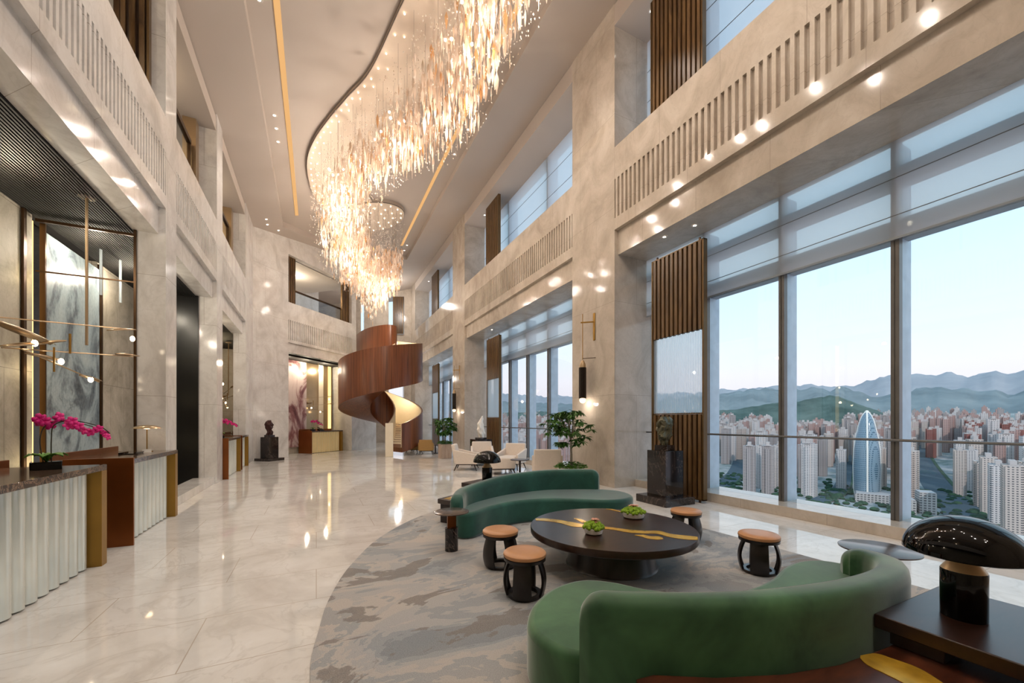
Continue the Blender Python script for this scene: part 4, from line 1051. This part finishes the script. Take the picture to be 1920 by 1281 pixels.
for q, n in ((1.18, 18), (.85, 12), (.5, 7)):
    for k in range(n): x = RC[0] + q * math.cos(2 * PI * k / n); y = RC[1] + q * math.sin(2 * PI * k / n); bulbs.append((x, y, zc(x) + .04, .02))
def leaf_mb(m, x, y, z, L_, rnd):
    a = rnd.uniform(0, PI); w_ = rnd.uniform(.02, .038) * (1.25 if L_ > .37 else 1); d = .01; vs = []
    for s_, f in ((0, .12), (.3, 1), (.6, .8), (1, .08)):
        aa = a + s_ * 1.1; c_, s2 = math.cos(aa), math.sin(aa)
        for p, q in ((w_ * f, 0), (0, d * f), (-w_ * f, 0), (0, -d * f)): vs.append((x + p * c_ - q * s2, y + p * s2 + q * c_, z - s_ * L_))
    fs = [(j * 4 + k, j * 4 + (k + 1) % 4, (j + 1) * 4 + (k + 1) % 4, (j + 1) * 4 + k) for j in range(3) for k in range(4)]
    m.add(vs, fs)
leaves.sort(key=lambda l: l[1])
vis = [l for l in leaves if l[1] > 6.2]; hid = [l for l in leaves if l[1] <= 6.2]
for l in vis[:96]:
    m = MB(); leaf_mb(m, *l, rnd); m.xf(CO).build('glass_leaf', M['drop'], ch, sharp=60)
m = MB(); am = MB(); rest = vis[96:] + hid
for i, l in enumerate(rest): leaf_mb(am if i % 12 == 0 else m, l[0], l[1], l[2], l[3], rnd)
m.xf(CO).build('glass_leaves', M['drop'], ch, sharp=60, kind='stuff')
am.xf(CO).build('amber_leaves', M['amber'], ch, sharp=60, kind='stuff', label='amber glass leaves')
m = MB()
for x, y, z, s in beads: m.add([(x + s, y, z), (x, y + s, z), (x - s, y, z), (x, y - s, z), (x, y, z + s * 1.5), (x, y, z - s * 1.5)], [(0, 1, 4), (1, 2, 4), (2, 3, 4), (3, 0, 4), (1, 0, 5), (2, 1, 5), (3, 2, 5), (0, 3, 5)])
m.xf(CO).build('glass_beads', M['bead'], ch, sharp=None, kind='stuff')
wires.xf(CO).build('wires', M['rim'], ch, sharp=None, kind='stuff')
bulbs.sort(key=lambda b: b[1])
for b in bulbs[:96]: MB().sphere(b[:3], b[3], 8, 6).xf(CO).build('bulb', M['bulb_hot'], ch)
m = MB()
for b in bulbs[96:]: m.sphere(b[:3], b[3], 8, 6)
m.xf(CO).build('bulbs', M['bulb_hot'], ch, kind='stuff')
# ================================================================== THE CITY BELOW
def ridge(name, label, a0, a1, d0, d1, crest, zb0, mat, nA=220, nD=26, rough=1.0, seed=0):
    """a range of hills: crest height (metres) by azimuth (degrees from +X towards +Y)"""
    m = MB(); vs = []
    def ch_(a):
        for (p, h), (q, g) in zip(crest, crest[1:]):
            if a <= q: f = (a - p) / (q - p); f = f * f * (3 - 2 * f); return h + (g - h) * f
        return crest[-1][1]
    for i in range(nA + 1):
        a = a0 + (a1 - a0) * i / nA; h = ch_(a); ar = math.radians(a)
        for j in range(nD + 1):
            u = j / nD; d = d0 + (d1 - d0) * u
            prof = math.sin(PI * min(1, u / .62) / 2) ** 1.3 if u < .62 else math.cos(PI / 2 * (u - .62) / .38)
            x, y = d * math.cos(ar), d * math.sin(ar)
            nz = noise.fractal(Vector((x / 900 + seed, y / 900, 0)), 1.0, 2.0, 5)
            nz2 = noise.fractal(Vector((a / 1.3, seed, u * 2)), 1.0, 2.0, 4)
            z = zb0 + (h - zb0) * prof * (1 + .10 * rough * nz2) + 60 * rough * nz * prof * (1 - prof * .6)
            vs.append((x, y, z))
    W = nD + 1
    m.add(vs, [(i * W + j, i * W + j + 1, (i + 1) * W + j + 1, (i + 1) * W + j) for i in range(nA) for j in range(nD)])
    o = m.build(name, mat, sharp=80); return tag(o, label, 'mountains')
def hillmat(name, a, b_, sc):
    t = NT(name); v = t.coord((sc, sc, sc)); f = t.noise(v, 1, 7, .65, .4); t.pbsdf(t.ramp(f, [(.35, S(a)), (.65, S(b_))]), .95, 0, .05); return t.m  # distance haze is put into these base colours, paler for farther ridges
ridge('mountain_range', 'farthest hazy pale blue mountain range on the horizon', 0, 75, 9000, 14000,
      [(0, 800), (8, 850), (12, 960), (16, 900), (20, 1000), (24, 800), (28, 900), (33, 850), (36, 820), (40, 760), (48, 700), (56, 760), (64, 800), (75, 780)], -100, hillmat('far_hills_hazed', '#9a9b9f', '#adabad', .0012), rough=1.1, seed=1)
ridge('mountain_range', 'middle hazy blue green mountain range rising behind the city', 0, 75, 5200, 8500,
      [(0, 300), (8, 360), (13, 330), (17, 420), (21, 330), (25, 480), (29, 430), (33, 500), (38, 420), (46, 330), (56, 300), (66, 380), (75, 350)], -80, hillmat('mid_hills_hazed', '#757e80', '#8f9696', .002), rough=1.3, seed=4)
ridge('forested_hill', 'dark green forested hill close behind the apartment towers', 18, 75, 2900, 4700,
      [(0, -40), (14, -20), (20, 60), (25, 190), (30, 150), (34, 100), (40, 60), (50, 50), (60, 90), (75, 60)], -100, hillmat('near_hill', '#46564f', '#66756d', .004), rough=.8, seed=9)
# ground
t = NT('city_ground'); v = t.coord((1, 1, 1)); f = t.noise(v, .012, 6, .7, .3); g = t.noise(v, .05, 4, .7)
c = t.ramp(f, [(.3, S('#4a6258')), (.42, S('#77847e')), (.52, S('#a5a3a1')), (.7, S('#c0b6b1'))]); t.pbsdf(t.mix(.35, c, t.ramp(g, [(.35, S('#5b6b63')), (.65, S('#cfc7c4'))])), .9, 0, .1); M['ground'] = t.m
def gz(x, y): return -150 + max(0, math.hypot(x, y) - 1300) * .052
m = MB(); W = 40; vs = []
for i in range(49):
    a = math.radians(-4 + 86 * i / 48)
    for j in range(W + 1):
        d = 60 * (9500 / 60) ** (j / W); x, y = d * math.cos(a), d * math.sin(a); vs.append((x, y, gz(x, y) if d < 5600 else 74))
m.add(vs, [(i * (W + 1) + j, i * (W + 1) + j + 1, (i + 1) * (W + 1) + j + 1, (i + 1) * (W + 1) + j) for i in range(48) for j in range(W)])
tag(m.build('city_ground', M['ground'], sharp=None), kind='structure')
# roads
M['asphalt'] = simple('asphalt', '#43535c', .8, 0, .1, .05); M['median'] = simple('green_median', '#38533a', .9, 0, .25, .05)
def road(name, pts, w_, label):
    pts = smooth_open(pts, 8); m = MB(); vs = []; n = len(pts)
    for i, p in enumerate(pts):
        t_ = (Vector(pts[min(i + 1, n - 1)]) - Vector(pts[max(i - 1, 0)])).normalized(); nn = Vector((-t_.y, t_.x))
        for o in (-w_, w_): q = Vector(p) + nn * o; vs.append((q.x, q.y, gz(q.x, q.y) + 2))
    m.add(vs, [(2 * i, 2 * i + 2, 2 * i + 3, 2 * i + 1) for i in range(n - 1)])
    o = m.build(name, M['asphalt'], sharp=None); tag(o, label, 'road')
    mm = MB(); vs = []
    for i, p in enumerate(pts):
        t_ = (Vector(pts[min(i + 1, n - 1)]) - Vector(pts[max(i - 1, 0)])).normalized(); nn = Vector((-t_.y, t_.x))
        for o_ in (w_ * 1.02, w_ * 1.3): q = Vector(p) - nn * o_; vs.append((q.x, q.y, gz(q.x, q.y) + 2.5))
    mm.add(vs, [(2 * i, 2 * i + 2, 2 * i + 3, 2 * i + 1) for i in range(n - 1)]); mm.build('verge', M['median'], o, sharp=None)
    return pts
road('highway', [(650, 140), (800, 209), (980, 270), (1231, 372), (1700, 555), (2300, 770)], 24, 'wide curving highway between the apartment blocks at right')
road('highway', [(600, 520), (863, 627), (1351, 912), (2100, 1450)], 20, 'highway running off at the left of the nearest window')
road('avenue', [(700, 395), (960, 445), (1260, 560), (1800, 790)], 14, 'avenue behind the apartment pair left of the oval tower')
# tower blocks
def facade(name, wall, win, sx=3.6, sz=3.1, rough=.7):
    t = NT(name); tc = t.n('ShaderNodeTexCoord'); sep = t.n('ShaderNodeSeparateXYZ'); t.l(tc.outputs['Object'], sep.inputs[0])
    add = t.n('ShaderNodeMath', operation='ADD'); t.l(sep.outputs[0], add.inputs[0]); t.l(sep.outputs[1], add.inputs[1])
    cmb = t.n('ShaderNodeCombineXYZ'); t.l(add.outputs[0], cmb.inputs[0]); t.l(sep.outputs[2], cmb.inputs[1])
    br = t.n('ShaderNodeTexBrick'); br.offset = 0; br.inputs['Scale'].default_value = 1; br.inputs['Brick Width'].default_value = sx; br.inputs['Row Height'].default_value = sz
    br.inputs['Mortar Size'].default_value = .95; br.inputs['Mortar Smooth'].default_value = .1
    br.inputs['Color1'].default_value = S(win); br.inputs['Color2'].default_value = tuple(x * .7 for x in S(win)[:3]) + (1,); br.inputs['Mortar'].default_value = S(wall)
    t.l(cmb.outputs[0], br.inputs['Vector'])
    t.pbsdf(br.outputs['Color'], rough, 0, .3); return t.m
FAC = [facade('cream_block_facade', '#c9b8ae', '#5d5c60'), facade('rose_block_facade', '#b89890', '#5f4c4e'), facade('white_block_facade', '#d2c8c4', '#646870'), facade('brick_red_facade', '#99625a', '#523a3a'), facade('grey_block_facade', '#aca19e', '#515358')]
M['roof'] = simple('pale_roof', '#bdb3af', .8)
def block(mat, wx, wy, H, kind):
    r = empty('apartment_tower', cat='building')
    m = MB()
    if kind == 0:
        m.box(-wx, wx, -wy * .8, wy * .8, 0, H)
        for k in range(4):
            x = -wx + (k + .5) * wx / 2; m.box(x - wx * .14, x + wx * .14, -wy, wy, 0, H + 2)
    elif kind == 1:
        m.box(-wx, wx, -wy * .6, wy * .6, 0, H); m.box(-wx * .55, -wx * .1, -wy, wy, 0, H + 3); m.box(wx * .15, wx * .6, -wy, wy, 0, H + 3)
    else:
        m.box(-wx * .8, wx * .8, -wy, wy, 0, H); m.box(-wx, wx, -wy * .4, wy * .4, 0, H - 6)
    tb_ = m.build('tower_body', mat, r, sharp=None)
    c = MB()
    for k in (-.6, 0, .6): c.box(wx * k - 2.2, wx * k + 2.2, -3, 3, H, H + 8)
    c.box(-wx, wx, -wy * .5, wy * .5, H, H + 1.5)
    c.build('roof_cap', M['roof'], tb_, sharp=None); return r
protos = []
for i, (mt, wx, wy, H, kd) in enumerate([(0, 17, 9, 92, 0), (1, 15, 9, 96, 1), (2, 19, 9, 86, 0), (3, 22, 10, 84, 1), (4, 13, 11, 100, 2), (0, 24, 9, 78, 1), (2, 12, 10, 98, 2)]):
    protos.append(block(FAC[mt], wx, wy, H, kd))
used = [False] * len(protos)
tone = ['cream', 'rose', 'white', 'brick red', 'grey', 'cream', 'white']
def put(k, x, y, rz, label, group, sc=1.0):
    if used[k]: o = copy_tree(protos[k])
    else: o = protos[k]; used[k] = True
    o.location = (x, y, gz(x, y)); o.rotation_euler = (0, 0, rz); o.scale = (sc, sc, sc)
    if label: o['label'] = label
    o['group'] = group
spots = [(4, 818, 532, .5, 'apartment tower left of the pair seen low in the left window pane'), (4, 853, 515, .5, 'apartment tower right of the pair seen low in the left window pane'),
         (6, 905, 560, .5, 'white apartment tower just behind the pair in the left window pane'), (6, 945, 545, .5, 'white apartment tower behind and right of the pair in the left pane'),
         (4, 965, 505, .5, 'lone grey apartment tower just right of the left mullion'), (2, 1065, 480, .4, 'broad white apartment block directly left of the oval tower'),
         (0, 1085, 455, .4, 'cream apartment block close behind the left of the oval tower'), (5, 1100, 385, .4, 'cream apartment block directly right of the oval tower'),
         (0, 1172, 325, .3, 'cream block at the back of the stepped row at right'), (5, 1060, 268, .3, 'cream block second in the stepped row at right'),
         (0, 980, 240, .3, 'cream block third in the stepped row at right'), (2, 905, 212, .3, 'white block fourth in the stepped row at right'), (0, 830, 182, .3, 'cream block nearest in the stepped row at right'),
         (2, 1020, 185, .3, 'white apartment block at the right edge behind the stepped row'), (5, 1120, 230, .3, 'cream apartment block near the right edge beyond the stepped row')]
for k, x, y, a, lb in spots: put(k, x, y, a, lb, 'apartment towers nearest the window', 1.0)
rnd = random.Random(5); pl_ = [(s[1], s[2]) for s in spots]; cnt = 0; tries = 0
def near_road(x, y):
    a = math.degrees(math.atan2(y, x)); d = math.hypot(x, y)
    return (abs(a - 17) < 1.5 and d < 1900) or (abs(a - 35) < 2.2 and d < 1500) or (abs(a - 24.4) < 1.3 and d < 1500)
while cnt < 262 and tries < 60000:
    tries += 1
    a = rnd.uniform(9, 39) if rnd.random() < .82 else rnd.uniform(55, 68); d = 1000 + 1500 * rnd.random() ** .9
    if a > 50: d = 950 + 1000 * rnd.random()
    if 24 < a < 31 and d > 1900: continue
    x, y = d * math.cos(math.radians(a)), d * math.sin(math.radians(a))
    if near_road(x, y) or any((x - p) ** 2 + (y - q) ** 2 < 44 ** 2 for p, q in pl_): continue
    pl_.append((x, y)); cnt += 1
    if a < 18: k = rnd.choice([3, 3, 1, 0, 2, 6])
    else: k = rnd.choice([0, 1, 2, 4, 5, 6, 1])
    side = 'right hand' if a < 22 else 'middle' if a < 45 else 'left hand'
    put(k, x, y, .3 + rnd.choice([0, .12, -.12]), '%s high rise apartment tower in the %s part of the distant city' % (tone[k], side), '%s apartment towers in the %s part of the city' % (tone[k], side), rnd.uniform(1.0, 1.25))
# the distant remainder of the city, too many to tell apart
for mi, (cm, sd) in enumerate(((FAC[2], 21), (FAC[1], 22), (FAC[4], 23))):
    r3 = random.Random(sd); m = MB()
    for i in range(330):
        a = math.radians(r3.uniform(5, 74)); d = r3.uniform(2250, 4300)
        if 24 < math.degrees(a) < 30: d = r3.uniform(1900, 2500)
        x, y = d * math.cos(a), d * math.sin(a); z = gz(x, y); w_ = r3.uniform(12, 26); h_ = r3.uniform(60, 105)
        m.box(x - w_, x + w_, y - 11, y + 11, z, z + h_, .3); m.box(x - 4, x + 4, y - 4, y + 4, z + h_, z + h_ + 9, .3)
    tag(m.build('distant_buildings', cm, sharp=None), '%s towers massed in the far distance below the hills' % ('white', 'rose', 'grey')[mi], 'buildings', kind='stuff')
for u_, p in zip(used, protos):
    if not u_: bpy.data.objects.remove(p)
# oval landmark tower
M['curtain'] = facade('blue_curtain_wall', '#7f95a3', '#4d6a7d', 3.0, 4.0, .12)
r = empty('oval_glass_tower', (968, 394, -150), .42, 'tall oval glass tower with white ribs in the middle of the city view', 'building')
prof = [(0, 20), (20, 22.5), (60, 23.5), (95, 22), (125, 17.5), (150, 11.5), (162, 6.5), (168, 2)]
def half(side):
    m = MB(); n = 20; vs = []
    P_ = interp([(z, q) for z, q in prof], 28)
    for z, q in P_:
        for k in range(n + 1):
            a = PI * k / n + (0 if side > 0 else PI); vs.append((q * math.cos(a), q * .8 * math.sin(a) + side * 1.5, z))
    m.add(vs, [(i * (n + 1) + k, i * (n + 1) + k + 1, (i + 1) * (n + 1) + k + 1, (i + 1) * (n + 1) + k) for i in range(28) for k in range(n)]); return m
for s_ in (1, -1): half(s_).build('glass_shell', M['curtain'], r, sharp=40)
for ang in (PI, -PI / 2, PI / 2, 0):
    pts = [((q + .6) * math.cos(ang), (q * .82 + .6) * math.sin(ang), z + 1) for z, q in interp(prof, 30)] + [(0, 0, 172)]
    MB().tube(pts, 1.5, 6).build('rib', M['whiteart'], r)
M['podium'] = facade('podium_facade', '#b9b2ae', '#6d6a6b', 5, 4)
r = empty('podium_building', (955, 380, -150), .42, 'low podium building at the foot of the oval tower', 'building')
MB().box(-34, 34, -30, 26, 0, 15).build('body', M['podium'], r, sharp=None); MB().box(-32, 32, -28, 24, 15, 16).build('roof', M['roof'], r, sharp=None)
for x, y, a, wx, wy, H, lb in ((885, 312, .5, 22, 13, 22, 'low white office building beside the right mullion, near the oval tower'), (905, 290, .5, 16, 10, 34, 'glassy office block just right of the right mullion')):
    r = empty('office_building', (x, y, -150), a, lb, 'building')
    MB().box(-wx, wx, -wy, wy, 0, H).build('body', M['podium'], r, sharp=None); MB().box(-wx * .95, wx * .95, -wy * .95, wy * .95, H, H + 1.5).build('roof', M['roof'], r, sharp=None)
# round plaza roof of the podium just below the windows
# tree belts
M['treebelt'] = simple('park_trees', '#2d4a33', .9, 0, .35, .08)
m = MB(); rnd2 = random.Random(3)
for i in range(900):
    a = math.radians(rnd2.uniform(8, 40)); d = rnd2.uniform(560, 1300); x, y = d * math.cos(a), d * math.sin(a)
    s = rnd2.uniform(3, 6); m.sphere((x, y, gz(x, y) + s * .5), s, 6, 4, (1.3, 1.3, .8))
tag(m.build('park_trees', M['treebelt'], sharp=60), 'green street and park trees scattered between the buildings', 'trees', kind='stuff')

# ================================================================== LIGHT AND SKY
def light(typ, loc, energy, col, size=.1, name='lamp', rot=None, **kw):
    d = bpy.data.lights.new(name, typ); d.energy = energy; d.color = col
    if typ == 'POINT': d.shadow_soft_size = size
    if typ == 'SPOT': d.shadow_soft_size = size; d.spot_size = kw.get('spot', 1.2); d.spot_blend = .6
    if typ == 'AREA': d.size = size; d.shape = 'RECTANGLE'; d.size_y = kw.get('sy', size)
    o = bpy.data.objects.new(name, d); C.objects.link(o); o.location = loc
    if rot: o.rotation_euler = rot
    return o
WARM = (1, .87, .74); SOFT = (1, .92, .84)
rl = random.Random(4)
for i in range(44):
    if i < 9: x, y, z = rl.uniform(2.2, 3.3), rl.uniform(-4, 2.4), rl.uniform(7.4, 8.6)  # unseen points added beyond the ribbon's end to light the near hall
    elif i < 36: a, b_ = lerp_edge((i - 8.5) / 27); q = a.lerp(b_, rl.uniform(.25, .8)); x, y, z = q.x, q.y, rl.uniform(7.5, 8.6)
    else: a = rl.uniform(0, 2 * PI); x, y, z = RC[0] + .8 * math.cos(a), RC[1] + .8 * math.sin(a), rl.uniform(6.0, 8.0)
    light('POINT', (x, y, z), 36 if i < 20 else 25, WARM, .03, 'chandelier_light')
# ceiling downlights
for x, y, e in ((-.96, 2, 160), (-.96, 6, 160), (-.97, 12.4, 160), (4.25, 3, 160), (4.25, 7, 160), (4.25, 12.5, 160), (4.23, 21, 200), (1.5, 24, 260), (-1.2, 17.6, 120), (1.8, -2, 200)):
    light('SPOT', (x, y, zc(x) + .05), e * 1.1, SOFT, .06, 'downlight', (0, 0, 0), spot=1.9)
for y in (3.2, 6.6, 8.75, 10.1): light('POINT', (-3.2, y, 4.15), 34, (1, .88, .7), .06, 'niche_fill')  # unseen points added to brighten the dark niche walls, no fixtures
for z in (.9, 2.2, 3.5): light('POINT', (-3.45, 7.98, z), 2.5, (1, .8, .45), .04, 'slot_glow')
light('POINT', (-3.2, 14.2, 4.0), 40, (1, .86, .66), .06, 'niche_fill')
for s_ in (2.2, 3.4, 4.6): light('POINT', (*D(s_, .75), 4.0), 40, (1, .86, .64), .05, 'niche_fill')
for y in (1, 6, 10, 14.3): light('POINT', (-3.3, y, 8.0), 26, (1, .8, .55), .08, 'gallery_light')
light('POINT', (*D(3.6, 1.8), 8.1), 60, (1, .82, .6), .1, 'gallery_light')
for ph, z in ((-300, 2.6), (-120, 3.4), (60, 5.3), (-200, 3.4)):
    a = math.radians(ph) + A0; light('POINT', (SC.x + 1.2 * math.cos(a), SC.y + 1.2 * math.sin(a), z), 26, (1, .8, .52), .06, 'stair_light')
for y in (7.92, 17.95): light('POINT', (5.8, y, 1.93), 9, WARM, .05, 'sconce_light')
light('POINT', (3.9, 26.5, 9.4), 200, SOFT, .15, 'ceiling_light'); light('POINT', (4.4, 24.5, 4.2), 110, SOFT, .15, 'ceiling_light')
# world: dusk sky
wd = bpy.data.worlds.new('dusk_sky'); bpy.context.scene.world = wd; wd.use_nodes = True
nt = wd.node_tree; nt.nodes.clear(); o = nt.nodes.new('ShaderNodeOutputWorld'); bg = nt.nodes.new('ShaderNodeBackground'); nt.links.new(bg.outputs[0], o.inputs[0])
tc = nt.nodes.new('ShaderNodeTexCoord'); sp = nt.nodes.new('ShaderNodeSeparateXYZ'); nt.links.new(tc.outputs['Generated'], sp.inputs[0])
rp = nt.nodes.new('ShaderNodeValToRGB'); nt.links.new(sp.outputs[2], rp.inputs[0]); cr = rp.color_ramp
cr.elements[0].position = 0; cr.elements[0].color = S('#c9c3cc'); cr.elements[1].position = 1; cr.elements[1].color = S('#93bfe0')
for p, c in ((.04, '#ddd3d6'), (.10, '#e3dde0'), (.18, '#dae4eb'), (.30, '#cbe3ee'), (.45, '#bfdff0'), (.6, '#b4d8ee')): e = cr.elements.new(p); e.color = S(c)
nt.links.new(rp.outputs[0], bg.inputs[0]); bg.inputs[1].default_value = 1.45
light('SUN', (30, -40, 60), 1.6, (1, .86, .78), .1, 'evening_sun', (math.radians(62), 0, math.radians(-35)))

# ================================================================== CAMERA
cd = bpy.data.cameras.new('camera'); cd.sensor_width = 36; cd.lens = 747 / 1920 * 36; cd.clip_end = 30000; cd.clip_start = .05
cd.shift_y = (790 - 640.5) / 1920
co = bpy.data.objects.new('camera', cd); C.objects.link(co); co.location = (0, 0, 1.5); co.rotation_euler = (PI / 2, 0, -math.atan2(367, 747))
sc = bpy.context.scene; sc.camera = co
sc.view_settings.view_transform = 'Standard'; sc.view_settings.look = 'None'; sc.view_settings.gamma = 1; sc.view_settings.use_curve_mapping = False
sc.view_settings.exposure = .1
sc.cycles.max_bounces = 8; sc.cycles.diffuse_bounces = 4; sc.cycles.glossy_bounces = 4; sc.cycles.transparent_max_bounces = 24
sc.cycles.sample_clamp_indirect = 4; sc.cycles.caustics_reflective = False; sc.cycles.caustics_refractive = False
